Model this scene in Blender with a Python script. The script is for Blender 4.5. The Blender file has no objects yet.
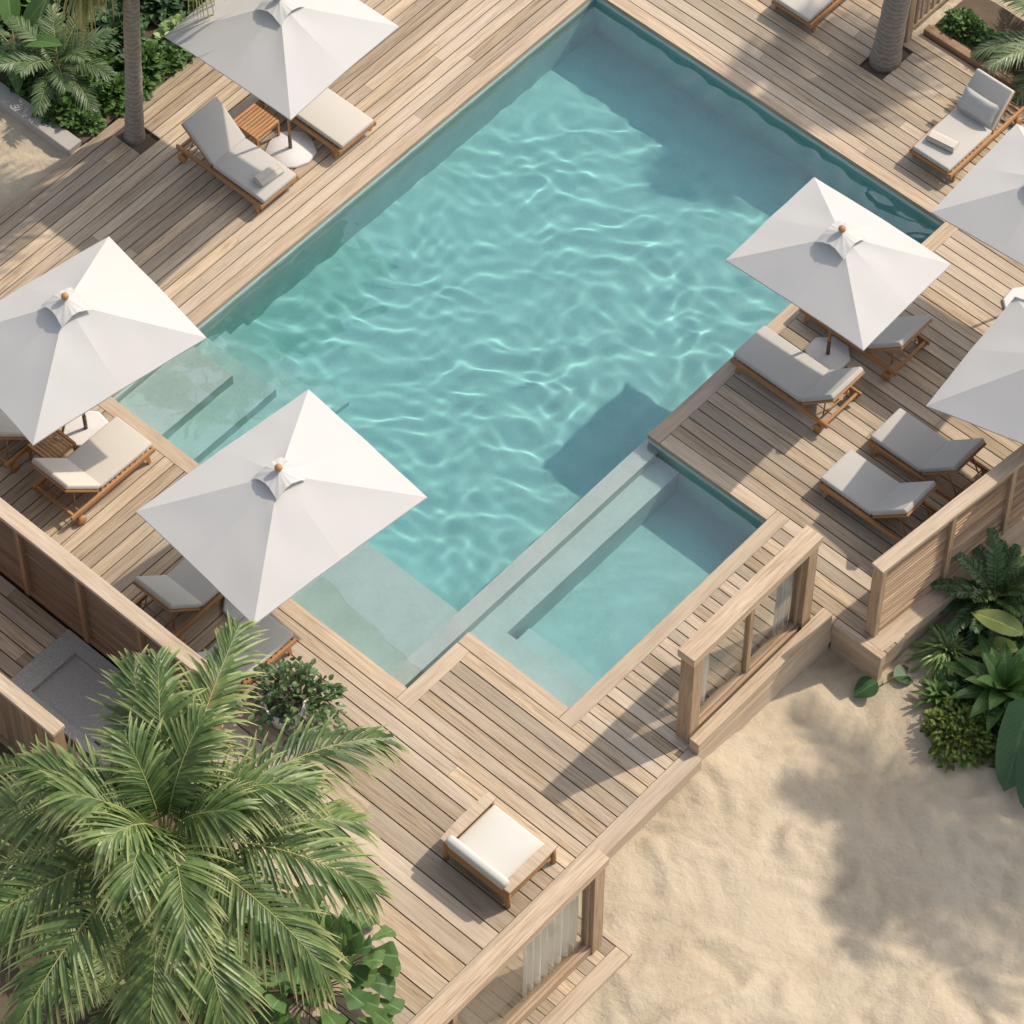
import bpy, bmesh, math, random
import numpy as np
from mathutils import Matrix, Vector, noise as mnoise
R = math.radians
rnd = random.Random(11)
SC = bpy.context.scene
COL = SC.collection

# ------------------------------------------------------------------ world frame
# X runs down-right in the picture, Y up-right (the two sides of the pool), Z up, deck top at z = 0.
PITCH, YAW, FPX, DIST = R(55), R(42), 3700.0, 3700.0 / 58
hv = Vector((-math.sin(YAW), math.cos(YAW), 0))
rv = Vector((math.cos(YAW), math.sin(YAW), 0))
wv = math.cos(PITCH) * hv - math.sin(PITCH) * Vector((0, 0, 1))
cd = bpy.data.cameras.new('camera')
cam = bpy.data.objects.new('camera', cd)
COL.objects.link(cam)
cam.location = -wv * DIST
cam.rotation_euler = (-wv).to_track_quat('Z', 'Y').to_euler()
cd.sensor_width = 36
cd.lens = 36 * FPX / 1024
cd.clip_start = 1
cd.clip_end = 3000
SC.camera = cam

# ------------------------------------------------------------------ light
SUN_EL = R(47)
sdir = Vector((0.362, 0.931, 0)).normalized()
sun_vec = math.cos(SUN_EL) * sdir + math.sin(SUN_EL) * Vector((0, 0, 1))
sd = bpy.data.lights.new('sun', 'SUN')
sd.energy = 2.9
sd.angle = R(0.9)
sd.color = (1.0, 0.88, 0.725)
sun = bpy.data.objects.new('sun', sd)
COL.objects.link(sun)
sun.rotation_euler = sun_vec.to_track_quat('Z', 'Y').to_euler()
sun.location = sun_vec * 60
sd.cycles.is_caustics_light = True
W = bpy.data.worlds.new('World')
SC.world = W
W.use_nodes = True
nt = W.node_tree
bg = nt.nodes['Background']
sky = nt.nodes.new('ShaderNodeTexSky')
sky.sky_type = 'NISHITA'
sky.sun_disc = False
sky.sun_elevation = SUN_EL
sky.sun_rotation = math.atan2(sdir.x, sdir.y)
sky.dust_density = 2.5
sky.ozone_density = 0.6
hsv = nt.nodes.new('ShaderNodeHueSaturation')
hsv.inputs['Saturation'].default_value = .55
nt.links.new(sky.outputs[0], hsv.inputs['Color'])
nt.links.new(hsv.outputs[0], bg.inputs[0])
bg.inputs[1].default_value = 0.15
SC.view_settings.view_transform = 'Standard'
SC.view_settings.look = 'None'
SC.view_settings.exposure = 0.48
SC.view_settings.gamma = 1
cy = SC.cycles
cy.max_bounces = 10
cy.diffuse_bounces = 3
cy.glossy_bounces = 4
cy.transmission_bounces = 8
cy.transparent_max_bounces = 12
cy.volume_bounces = 0
cy.caustics_reflective = False
cy.caustics_refractive = True
cy.blur_glossy = 0.3
cy.sample_clamp_indirect = 6
cy.use_denoising = True

# ------------------------------------------------------------------ helpers
class MB:
    """collects shapes into one mesh with a UV in metres (u along the grain) and a tone per face"""
    def __init__(s):
        s.v, s.f, s.uv, s.t, s.sm = [], [], [], [], []
    def face(s, pts, uvs, tone, smooth=False):
        i = len(s.v)
        s.v += [tuple(p) for p in pts]
        s.f.append(tuple(range(i, i + len(pts))))
        s.uv += list(uvs)
        s.t.append(tone)
        s.sm.append(smooth)
    def box(s, lo, hi, M=None, tone=None, axis=None):
        tone = rnd.random() if tone is None else tone
        d = [hi[k] - lo[k] for k in range(3)]
        ax = d.index(max(d)) if axis is None else axis
        ou, ov = rnd.uniform(0, 90), rnd.uniform(0, 90)
        c = [Vector((hi[0] if k & 1 else lo[0], hi[1] if k & 2 else lo[1], hi[2] if k & 4 else lo[2])) for k in range(8)]
        i = len(s.v)
        s.v += [tuple(M @ p) if M else tuple(p) for p in c]
        oth = [k for k in range(3) if k != ax]
        for q, nrm in (((0, 2, 3, 1), 2), ((4, 5, 7, 6), 2), ((0, 1, 5, 4), 1), ((2, 6, 7, 3), 1), ((0, 4, 6, 2), 0), ((1, 3, 7, 5), 0)):
            s.f.append(tuple(i + k for k in q))
            s.t.append(tone)
            s.sm.append(False)
            for k in q:
                p = c[k]
                if nrm == ax:
                    s.uv.append((p[oth[0]] * .2 + ou, p[oth[1]] + ov))
                else:
                    w_ = [o for o in oth if o != nrm][0]
                    s.uv.append((p[ax] + ou, p[w_] + ov + .37 * nrm))
        return s
    def tube(s, pts, rad, n=8, tone=None, caps=True):
        tone = rnd.random() if tone is None else tone
        pts = [Vector(p) for p in pts]
        if not isinstance(rad, (list, tuple)):
            rad = [rad] * len(pts)
        ou, ov = rnd.uniform(0, 90), rnd.uniform(0, 90)
        rings, L, ref = [], 0.0, None
        for k, p in enumerate(pts):
            t = (pts[min(k + 1, len(pts) - 1)] - pts[max(k - 1, 0)]).normalized()
            if ref is None:
                ref = Vector((0, 0, 1)) if abs(t.z) < .9 else Vector((1, 0, 0))
            a = t.cross(ref).normalized()
            b = t.cross(a).normalized()
            ref = -b if False else ref
            if k:
                L += (p - pts[k - 1]).length
            i = len(s.v)
            for q in range(n):
                an = 2 * math.pi * q / n
                s.v.append(tuple(p + rad[k] * (math.cos(an) * a + math.sin(an) * b)))
            rings.append((i, L))
        for k in range(len(pts) - 1):
            (i, l0), (j, l1) = rings[k], rings[k + 1]
            for q in range(n):
                e = (q + 1) % n
                s.f.append((i + q, i + e, j + e, j + q))
                s.t.append(tone); s.sm.append(True)
                w0, w1 = q / n * 6.28 * rad[k], (q + 1) / n * 6.28 * rad[k]
                s.uv += [(l0 + ou, w0 + ov), (l0 + ou, w1 + ov), (l1 + ou, w1 + ov), (l1 + ou, w0 + ov)]
        if caps:
            for i, l in (rings[0], rings[-1]):
                s.f.append(tuple(range(i, i + n))); s.t.append(tone); s.sm.append(False)
                s.uv += [(l + ou, .05 * q + ov) for q in range(n)]
        return s
    def lathe(s, prof, n=24, M=None, tone=None, jit=0.0):
        tone = rnd.random() if tone is None else tone
        js = [1 + rnd.uniform(-jit, jit) for _ in range(n)]
        i0 = len(s.v)
        for r_, z_ in prof:
            for q in range(n):
                an = 2 * math.pi * q / n
                p = Vector((r_ * js[q] * math.cos(an), r_ * js[q] * math.sin(an), z_))
                s.v.append(tuple(M @ p) if M else tuple(p))
        for k in range(len(prof) - 1):
            for q in range(n):
                e = (q + 1) % n
                s.f.append((i0 + k * n + q, i0 + k * n + e, i0 + (k + 1) * n + e, i0 + (k + 1) * n + q))
                s.t.append(tone); s.sm.append(True)
                s.uv += [(prof[k][1], q / n * 3), (prof[k][1], (q + 1) / n * 3), (prof[k + 1][1], (q + 1) / n * 3), (prof[k + 1][1], q / n * 3)]
        for k in (0, len(prof) - 1):
            s.f.append(tuple(i0 + k * n + q for q in range(n))); s.t.append(tone); s.sm.append(False)
            s.uv += [(0, 0)] * n
        return s
    def grid(s, P, tone=None, smooth=True, closed=False):
        """P[i][j] points -> quads; u along j"""
        tone = rnd.random() if tone is None else tone
        ni, nj = len(P), len(P[0])
        i0 = len(s.v)
        for row in P:
            s.v += [tuple(p) for p in row]
        for a in range(ni - 1):
            for b in range(nj - 1):
                s.f.append((i0 + a * nj + b, i0 + a * nj + b + 1, i0 + (a + 1) * nj + b + 1, i0 + (a + 1) * nj + b))
                s.t.append(tone); s.sm.append(smooth)
                s.uv += [(b / (nj - 1), a / (ni - 1)), ((b + 1) / (nj - 1), a / (ni - 1)), ((b + 1) / (nj - 1), (a + 1) / (ni - 1)), (b / (nj - 1), (a + 1) / (ni - 1))]
        return s
    def mesh(s, name):
        me = bpy.data.meshes.new(name)
        me.from_pydata(s.v, [], s.f)
        uvl = me.uv_layers.new(name='UVMap')
        uvl.data.foreach_set('uv', np.array(s.uv, dtype=np.float32).ravel())
        at = me.attributes.new('tone', 'FLOAT', 'FACE')
        at.data.foreach_set('value', np.array(s.t, dtype=np.float32))
        me.polygons.foreach_set('use_smooth', np.array(s.sm, dtype=bool))
        me.update()
        return me
    def build(s, name, mat, parent=None, bevel=0.0, seg=2):
        me = s.mesh(name)
        if mat:
            me.materials.append(mat)
        o = bpy.data.objects.new(name, me)
        COL.objects.link(o)
        if parent:
            o.parent = parent
        if bevel:
            bm = bmesh.new(); bm.from_mesh(me)
            bmesh.ops.recalc_face_normals(bm, faces=bm.faces)
            ed = [e for e in bm.edges if len(e.link_faces) == 2 and e.calc_face_angle(0) > .6]
            bmesh.ops.bevel(bm, geom=ed, offset=bevel, segments=seg, profile=.5, affect='EDGES', clamp_overlap=True)
            if seg > 2:
                for f in bm.faces: f.smooth = True
            bm.to_mesh(me); bm.free()
        else:
            bm = bmesh.new(); bm.from_mesh(me)
            bmesh.ops.recalc_face_normals(bm, faces=bm.faces)
            bm.to_mesh(me); bm.free()
        return o
def empty(name, loc=(0, 0, 0), rz=0.0):
    o = bpy.data.objects.new(name, None)
    COL.objects.link(o)
    o.location = loc
    o.rotation_euler = (0, 0, rz)
    o.empty_display_size = .2
    return o
def tag(o, label, cat, group=None):
    o['label'] = label
    o['category'] = cat
    if group:
        o['group'] = group
    return o
def struct(o):
    o['kind'] = 'structure'
    return o
def copy_tree(o, parent=None):
    c = o.copy()
    COL.objects.link(c)
    if parent:
        c.parent = parent
    for ch in list(o.children):
        copy_tree(ch, c)
    return c
def xf(loc=(0, 0, 0), rz=0.0, rx=0.0, ry=0.0):
    return Matrix.Translation(loc) @ Matrix.Rotation(rz, 4, 'Z') @ Matrix.Rotation(ry, 4, 'Y') @ Matrix.Rotation(rx, 4, 'X')

# ------------------------------------------------------------------ materials
class NT:
    def __init__(s, name):
        s.m = bpy.data.materials.new(name)
        s.m.use_nodes = True
        s.t = s.m.node_tree
        s.b = s.t.nodes['Principled BSDF']
        s.out = s.t.nodes['Material Output']
    def n(s, typ, **kw):
        nd = s.t.nodes.new(typ)
        for k, v in kw.items():
            setattr(nd, k, v)
        return nd
    def l(s, a, b):
        s.t.links.new(a, b)
    def val(s, sock, v):
        if hasattr(v, 'is_linked'):
            s.l(v, sock)
        else:
            sock.default_value = v
    def math(s, op, a, b=0.0, c=0.0):
        nd = s.n('ShaderNodeMath', operation=op)
        for k, v in enumerate((a, b, c)):
            s.val(nd.inputs[k], v)
        return nd.outputs[0]
    def ramp(s, fac, stops, interp='LINEAR'):
        nd = s.n('ShaderNodeValToRGB')
        cr = nd.color_ramp
        cr.interpolation = interp
        while len(cr.elements) < len(stops):
            cr.elements.new(.5)
        for e, (p, c) in zip(cr.elements, stops):
            e.position = p
            e.color = (*c, 1) if len(c) == 3 else c
        s.l(fac, nd.inputs[0])
        return nd.outputs[0]
    def mix(s, fac, a, b, mode='MIX'):
        nd = s.n('ShaderNodeMix', data_type='RGBA', blend_type=mode)
        s.val(nd.inputs[0], fac)
        for sock, v in ((nd.inputs[6], a), (nd.inputs[7], b)):
            if isinstance(v, tuple):
                v = (*v, 1)[:4]
            s.val(sock, v)
        return nd.outputs[2]
    def noise(s, vec, scale, detail=4, rough=.55, dist=0.0):
        nd = s.n('ShaderNodeTexNoise')
        nd.inputs['Scale'].default_value = scale
        nd.inputs['Detail'].default_value = detail
        nd.inputs['Roughness'].default_value = rough
        nd.inputs['Distortion'].default_value = dist
        if vec is not None:
            s.l(vec, nd.inputs['Vector'])
        return nd.outputs[0]
    def mapping(s, vec, scale, rot=(0, 0, 0)):
        nd = s.n('ShaderNodeMapping')
        nd.inputs['Scale'].default_value = scale
        nd.inputs['Rotation'].default_value = rot
        s.l(vec, nd.inputs['Vector'])
        return nd.outputs[0]
    def bump(s, h, strength=.3, dist=.01):
        nd = s.n('ShaderNodeBump')
        nd.inputs['Strength'].default_value = strength
        nd.inputs['Distance'].default_value = dist
        s.l(h, nd.inputs['Height'])
        s.l(nd.outputs[0], s.b.inputs['Normal'])
    def attr(s, name):
        return s.n('ShaderNodeAttribute', attribute_name=name).outputs['Fac']
    def coord(s, which='Object'):
        return s.n('ShaderNodeTexCoord').outputs[which]
    def geo(s):
        return s.n('ShaderNodeNewGeometry').outputs['Position']

def wood(name, dark, mid, light, grey, greyamt=.5, rough=.7, var=.45, grain=1.0):
    k = NT(name)
    uv = k.coord('UV')
    tone = k.attr('tone')
    g1 = k.noise(k.mapping(uv, (1.1, 26, 1)), 1.0, 6, .6, .6)          # long grain streaks
    g2 = k.noise(k.mapping(uv, (5, 150, 1)), 1.0, 3, .6)               # fibre
    g3 = k.noise(k.mapping(uv, (.55, 3.2, 1)), 1.0, 3, .5, .8)         # broad figure
    f = k.math('MULTIPLY_ADD', g2, .25 * grain, k.math('MULTIPLY_ADD', g1, .75 * grain, .5 - .5 * grain))
    c = k.ramp(f, [(.30, dark), (.5, mid), (.72, light)])
    t2 = k.math('FRACT', k.math('MULTIPLY', tone, 7.31))
    gf = k.math('MULTIPLY', k.ramp(k.math('MULTIPLY_ADD', t2, .5, k.math('MULTIPLY', g3, .8)), [(.35, (0, 0, 0)), (.85, (1, 1, 1))]), greyamt)
    c = k.mix(gf, c, grey)
    br = k.math('MULTIPLY_ADD', tone, var, 1 - .5 * var)
    br2 = k.math('MULTIPLY', br, k.math('MULTIPLY_ADD', g3, .5, .75))
    cc = k.n('ShaderNodeCombineColor')
    for i in range(3):
        k.l(br2, cc.inputs[i])
    c = k.mix(1.0, c, cc.outputs[0], 'MULTIPLY')
    k.l(c, k.b.inputs['Base Color'])
    k.b.inputs['Roughness'].default_value = rough
    k.b.inputs['Specular IOR Level'].default_value = .3
    k.bump(f, .25, .004)
    return k.m

M = {}
M['deck'] = wood('weathered_deck', (.17, .115, .07), (.39, .295, .195), (.51, .40, .28), (.36, .31, .255), .6, .72, .52, 1.25)
M['trim'] = wood('pale_trim_wood', (.27, .19, .115), (.43, .325, .225), (.55, .44, .32), (.43, .36, .285), .5, .7, .18, 1.25)
M['fence'] = wood('fence_wood', (.20, .120, .065), (.35, .235, .14), (.48, .35, .23), (.36, .275, .20), .45, .7, .5, 1.35)
M['fence_brown'] = wood('brown_fence_wood', (.16, .092, .05), (.27, .165, .095), (.36, .235, .14), (.30, .215, .145), .4, .7, .35)
M['teak'] = wood('teak', (.22, .098, .036), (.37, .185, .075), (.48, .265, .12), (.38, .23, .12), .3, .5, .2)
def plain(name, col, rough=.8, vary=.12, scale=6, bump=0.0, bs=40):
    k = NT(name)
    p = k.coord('Object')
    n = k.noise(p, scale, 5, .6)
    k.l(k.mix(n, tuple(c * (1 - vary) for c in col), tuple(min(1, c * (1 + vary)) for c in col)), k.b.inputs['Base Color'])
    k.b.inputs['Roughness'].default_value = rough
    k.b.inputs['Specular IOR Level'].default_value = .3
    if bump:
        k.bump(k.noise(p, bs, 6, .7), bump, .01)
    return k.m
M['dark_under'] = plain('dark_substructure_wood', (.10, .075, .055), .9)  # dark brown wood of the deck supports, its own colour
M['soil'] = plain('soil', (.11, .080, .055), .95, .4, 3, .5, 12)
M['concrete'] = plain('pale_concrete', (.36, .33, .30), .85, .10, 3, .3, 60)
M['slab'] = plain('grey_granite', (.34, .335, .315), .85, .4, 25, .4, 60)

def plaster():
    k = NT('pool_plaster')
    p = k.geo()
    n1 = k.noise(p, 1.3, 5, .62)
    n2 = k.noise(p, 14, 4, .7)
    n3 = k.noise(p, 120, 2, .5)
    c = k.ramp(k.math('MULTIPLY_ADD', n2, .4, k.math('MULTIPLY', n1, .6)), [(.33, (.50, .59, .54)), (.5, (.60, .68, .64)), (.68, (.67, .74, .71))])
    c = k.mix(k.math('MULTIPLY', n3, .25), c, (.50, .58, .54))
    k.l(c, k.b.inputs['Base Color'])
    k.b.inputs['Roughness'].default_value = .75
    k.b.inputs['Specular IOR Level'].default_value = .2
    return k.m
M['plaster'] = plaster()
def water():
    k = NT('pool_water')
    k.t.nodes.remove(k.b)
    g = k.n('ShaderNodeBsdfGlass')
    g.inputs['IOR'].default_value = 1.333
    g.inputs['Roughness'].default_value = 0.0
    gl = k.n('ShaderNodeBsdfGlossy')
    gl.inputs['Roughness'].default_value = 0.0
    mx = k.n('ShaderNodeMixShader')
    mx.inputs[0].default_value = .13
    k.l(g.outputs[0], mx.inputs[1]); k.l(gl.outputs[0], mx.inputs[2])
    k.l(mx.outputs[0], k.out.inputs['Surface'])
    return k.m
WATER_DENS = .44
M['water'] = water()
def sand():
    k = NT('sand')
    p = k.geo()
    n1 = k.noise(p, .55, 4, .55)
    n2 = k.noise(p, 5, 5, .6)
    n3 = k.noise(p, 160, 2, .6)
    c = k.ramp(k.math('MULTIPLY_ADD', n2, .35, k.math('MULTIPLY', n1, .65)), [(.3, (.42, .35, .25)), (.5, (.485, .41, .305)), (.7, (.54, .465, .355))])
    c = k.mix(k.math('MULTIPLY', n3, .22), c, (.33, .25, .16))
    k.l(c, k.b.inputs['Base Color'])
    k.b.inputs['Roughness'].default_value = .95
    k.b.inputs['Specular IOR Level'].default_value = .1
    k.bump(k.math('MULTIPLY_ADD', n3, .25, k.noise(p, 9, 5, .6)), .8, .045)
    return k.m
M['sand'] = sand()
# ------------------------------------------------------------------ the setting: sand, pool, water, deck
def sstep(a, b, x):
    t = np.clip((x - a) / (b - a), 0, 1)
    return t * t * (3 - 2 * t)
CTRL = [(5.7, -1.7, -.33), (5.7, -4, -.36), (6.9, -4.4, -.50), (7.4, -6, -.58), (8, -9, -.62), (5.6, .5, -.62), (5.6, 2.0, -.80), (6.7, 1.9, -.80), (7, 4, -.62),
        (8, 2, -.66), (9, -2, -.72), (7.2, -1, -.56), (12, 2, -.6), (12, -8, -.7), (-12, 0, -.10), (-13.5, -1, -.12), (-12, -5, -.10), (-14, 4, -.2), (-6, 16, -.2), (2, 15, -.15), (8, 9, -.5), (-1, 13.8, -.12)]
def sand_height(x, y):
    num = np.zeros_like(x); den = np.zeros_like(x)
    for cx, cy_, cz in CTRL:
        w_ = 1 / ((x - cx) ** 2 + (y - cy_) ** 2 + .15) ** 1.3
        num += w_ * cz; den += w_
    return num / den
rs = np.random.RandomState(3)
def ripple(x, y, seed, lam, n, mean, spread):
    r_ = np.random.RandomState(seed)
    out = np.zeros_like(x)
    for _ in range(n):
        l_ = lam * np.exp(r_.normal(0, .45)); a_ = mean + r_.normal(0, spread)
        out += l_ * np.sin(2 * np.pi / l_ * (x * np.cos(a_) + y * np.sin(a_)) + r_.uniform(0, 6.28))
    return out / n / lam
def lumpy(x, y):
    wx = x + .30 * ripple(x, y, 5, 1.6, 8, 0, 3) * 3
    wy = y + .30 * ripple(x, y, 6, 1.6, 8, 0, 3) * 3
    return ((.105) * ripple(wx, wy, 7, .50, 16, -.2, .5) + .03 * ripple(wx, wy, 9, .24, 16, -.35, .8)) + .10 * ripple(x, y, 8, 2.4, 10, 0, 3)
def axis_pts(lo, hi, step, far):
    core = np.arange(lo, hi + 1e-6, step)
    outer = np.array([.6, 1.5, 3, 6, 12, 25, 60, 150, 400, far])
    return np.concatenate([lo - outer[::-1], core, hi + outer])
gx, gy = axis_pts(-17, 13, .09, 1200), axis_pts(-13, 17.5, .09, 1200)
GX, GY = np.meshgrid(gx, gy)
GZ = sand_height(GX, GY) + lumpy(GX, GY) * sstep(30, 15, np.hypot(GX, GY))
# under the deck and the pool the ground is dug out
def inside(x0, x1, y0, y1, m=.22):
    return sstep(x0, x0 + m, GX) * sstep(x1, x1 - m, GX) * sstep(y0, y0 + m, GY) * sstep(y1, y1 - m, GY)
dig = np.maximum.reduce([inside(-11.3, 5.35, -8.0, 13.2), inside(-11.3, -2.1, 12, 17), inside(-11.3, 6.2, 2.25, 12.4), inside(-30, .8, -8.7, -2)])
GZ = GZ * (1 - dig) - 2.6 * dig
def np_grid(name, X, Y, Z, mat):
    ny, nx = X.shape
    me = bpy.data.meshes.new(name)
    V = np.stack([X, Y, Z], -1).reshape(-1, 3)
    idx = np.arange(ny * nx).reshape(ny, nx)
    F = np.stack([idx[:-1, :-1], idx[:-1, 1:], idx[1:, 1:], idx[1:, :-1]], -1).reshape(-1, 4)
    me.from_pydata(V.tolist(), [], F.tolist())
    me.polygons.foreach_set('use_smooth', np.ones(len(F), dtype=bool))
    me.materials.append(mat)
    o = bpy.data.objects.new(name, me)
    COL.objects.link(o)
    return o
struct(np_grid('sand', GX, GY, GZ, M['sand']))

# pool: outline x -6.95..0.67 (1.56 beyond y 7.8), y -2.9 / -3.85 .. 10.1; spa x 0.67..3.39, y -2.33..2.83
XW, XE, XE2, XS, YN, YJ, YS, YW, YSP, YSN = -6.95, .67, 1.56, 3.39, 10.1, 7.8, -3.85, -2.9, -2.33, 2.83
XJ, XNOT = -3.3, 1.12
WL = -.22
FL = -1.72
b = MB()
b.box((XW - .1, YS - .1, -2.0), (XE2 + .1, YN + .1, FL))                      # floor
zt = -.055
b.box((XW - .25, YW - .25, -1.99), (XW, YN + .25, zt))                         # long wall under the lounger side
b.box((XW, YN, -1.99), (XE2 + .25, YN + .25, zt - .001))
b.box((XE2, YJ, -1.99), (XE2 + .25, YN, zt - .002))
b.box((XE, YJ - .25, -1.99), (XE2 + .25, YJ, zt - .003))
b.box((XE, YSN + .25, -1.99), (XE + .25, YJ - .25, zt - .004))
b.box((XE, YSN, -1.99), (XS + .25, YSN + .25, zt - .005))
b.box((XS, YSP - .25, -1.99), (XS + .25, YSN, zt - .006))
b.box((XNOT, YSP - .25, -1.99), (XS, YSP, zt - .007))
b.box((XNOT, YS, -1.99), (XNOT + .25, YSP - .25, zt - .008))
b.box((XJ, YS - .25, -1.99), (XNOT + .25, YS, zt - .009))
b.box((XJ - .25, YS - .25, -1.99), (XJ, YW, zt - .010))
b.box((XW, YW - .25, -1.99), (XJ - .25, YW, zt - .011))
# spa: floor, bench along the divider and the short end, step; divider wall just under the water
b.box((XE2 + .1, YSP - .1, -1.7), (XS + .1, YSN + .1, -1.40))
b.box((1.40, YSP - .05, -1.55), (XE2 + .1, YSN + .05, -1.401))
b.box((.93, YS - .05, -1.55), (1.40, YSN + .05, -.56))                         # bench beside the divider
b.box((1.40, YSP - .06, -1.45), (XS + .05, -1.68, -.562))                      # bench at the short end
b.box((1.52, -1.68, -1.46), (XS + .04, -1.24, -.90))                           # step
b.box((.59, YS - .07, -1.9), (.93, YSN + .2, -.262))                           # divider
# shallow shelf at the near end and the corner steps
b.box((-4.75, YS - .06, -1.8), (.59, -1.93, -.52))
b.box((XW - .05, YW - .06, -1.85), (-5.88, -.92, -.47))
b.box((XW - .06, YW - .07, -1.84), (-5.22, -.50, -.83))
b.box((XW - .07, YW - .08, -1.83), (-4.75, -.06, -1.16))
b.box((XW - .08, YW - .09, -1.82), (-4.3, .40, -1.46))
basin = struct(b.build('pool_basin', M['plaster']))

# water: one closed body whose rim runs inside the pool walls; ripples are real geometry
wx = np.arange(XW - .12, XS + .121, .04)
wy = np.arange(YS - .12, YN + .121, .04)
WX, WY = np.meshgrid(wx, wy)
def waves(X, Y):
    r_ = np.random.RandomState(WSEED)
    Z = np.zeros_like(X)
    base = math.atan2(.743, -.669)
    qx = X + .12 * np.sin(1.1 * Y + .5) + .10 * np.sin(1.9 * X + 2.1 * Y)
    qy = Y + .12 * np.sin(1.3 * X + 1.5) + .08 * np.sin(2.3 * X - 1.2 * Y)
    for i in range(46):
        lam = np.exp(r_.uniform(math.log(.24), math.log(.85)))
        an = base + r_.normal(0, .6) + (math.pi if r_.rand() < .3 else 0)
        kk = 2 * np.pi / lam
        Z += lam ** 1.7 * np.sin(kk * (qx * np.cos(an) + qy * np.sin(an)) + r_.uniform(0, 6.28))
    return Z * (.80 + .22 * np.sin(.9 * X + .7 * Y + 1) * np.sin(.6 * X - 1.1 * Y) + .12 * np.sin(2.1 * Y + .4 * X))
WSEED, WAMP = 4, .0028
calm = .12 + .88 * sstep(-2.6, 0.6, WY) * (1 - .85 * sstep(.45, .8, WX) * sstep(3.2, 2.6, WY)) * (1 - .5 * sstep(-5.2, -6.6, WX))
WZ = WL + WAMP * waves(WX, WY) * calm
me = bpy.data.meshes.new('pool_water')
ny, nx = WX.shape
idx = np.arange(ny * nx).reshape(ny, nx)
V = np.stack([WX, WY, WZ], -1).reshape(-1, 3).tolist()
F = np.stack([idx[:-1, :-1], idx[:-1, 1:], idx[1:, 1:], idx[1:, :-1]], -1).reshape(-1, 4).tolist()
sm = [True] * len(F)
rim = list(idx[0, :]) + list(idx[1:, -1]) + list(idx[-1, -2::-1]) + list(idx[-2:0:-1, 0])
base_i = len(V)
for q in rim:
    V.append((V[q][0], V[q][1], -1.93))
for q in range(len(rim)):
    e = (q + 1) % len(rim)
    F.append((int(rim[q]), base_i + q, base_i + e, int(rim[e]))); sm.append(False)
F.append(tuple(base_i + q for q in range(len(rim) - 1, -1, -1))); sm.append(False)
me.from_pydata(V, [], [tuple(int(i) for i in f) for f in F])
me.polygons.foreach_set('use_smooth', np.array(sm, dtype=bool))
me.materials.append(M['water'])
wat = bpy.data.objects.new('pool_water_surface', me)
COL.objects.link(wat)
struct(wat)
wat.cycles.is_caustics_caster = True
basin.cycles.is_caustics_receiver = True
# the tint of the water column: an absorbing body inside the pool walls
k = NT('water_tint')
k.t.nodes.remove(k.b)
a = k.n('ShaderNodeVolumeAbsorption')
a.inputs['Color'].default_value = (.0, .85, .90, 1)
a.inputs['Density'].default_value = WATER_DENS
k.l(a.outputs[0], k.out.inputs['Volume'])
vb = MB(); vb.box((XW - .1, YS - .1, -1.95), (XS + .1, YN + .1, WL + .045))
struct(vb.build('pool_water', k.m))

# deck: every board a real board with a gap, on a dark substructure
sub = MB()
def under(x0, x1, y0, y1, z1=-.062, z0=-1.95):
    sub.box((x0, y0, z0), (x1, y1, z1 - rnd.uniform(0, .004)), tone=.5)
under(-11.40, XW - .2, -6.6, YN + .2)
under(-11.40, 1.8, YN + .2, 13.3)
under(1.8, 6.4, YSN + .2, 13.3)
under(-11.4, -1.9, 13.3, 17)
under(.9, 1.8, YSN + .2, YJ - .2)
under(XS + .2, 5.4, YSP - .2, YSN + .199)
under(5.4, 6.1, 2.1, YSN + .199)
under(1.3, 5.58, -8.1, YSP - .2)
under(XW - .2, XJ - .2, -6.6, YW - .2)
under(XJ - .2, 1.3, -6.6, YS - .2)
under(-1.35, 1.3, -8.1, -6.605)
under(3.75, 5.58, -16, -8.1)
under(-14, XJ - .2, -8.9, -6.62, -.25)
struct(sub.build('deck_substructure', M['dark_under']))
dk, tr = MB(), MB()
GAP = .023
def board(x0, x1, y0, y1, z1=0.0, th=.045, mb=None, axis=0):
    (mb or dk).box((x0, y0, z1 - th), (x1, y1, z1 + rnd.uniform(-.0015, .0015)), axis=axis)
def planks_x(x0, x1, y0, y1, pitch, holes=()):
    n = max(1, round((y1 - y0) / pitch)); p = (y1 - y0) / n
    for i in range(n):
        ya, yb = y0 + i * p + GAP / 2, y0 + (i + 1) * p - GAP / 2
        cuts = [x0]
        x = x0 + rnd.uniform(2.5, 11)
        while x < x1 - 1.2:
            cuts.append(x); x += rnd.uniform(5, 10)
        cuts.append(x1)
        for a, c in zip(cuts[:-1], cuts[1:]):
            segs = [(a + .002, c - .002)]
            for hx0, hx1, hy0, hy1 in holes:
                if yb > hy0 and ya < hy1:
                    segs = [q for s0, s1 in segs for q in ((s0, min(s1, hx0)), (max(s0, hx1), s1)) if q[1] - q[0] > .02]
            for s0, s1 in segs:
                board(s0, s1, ya, yb)
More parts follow.
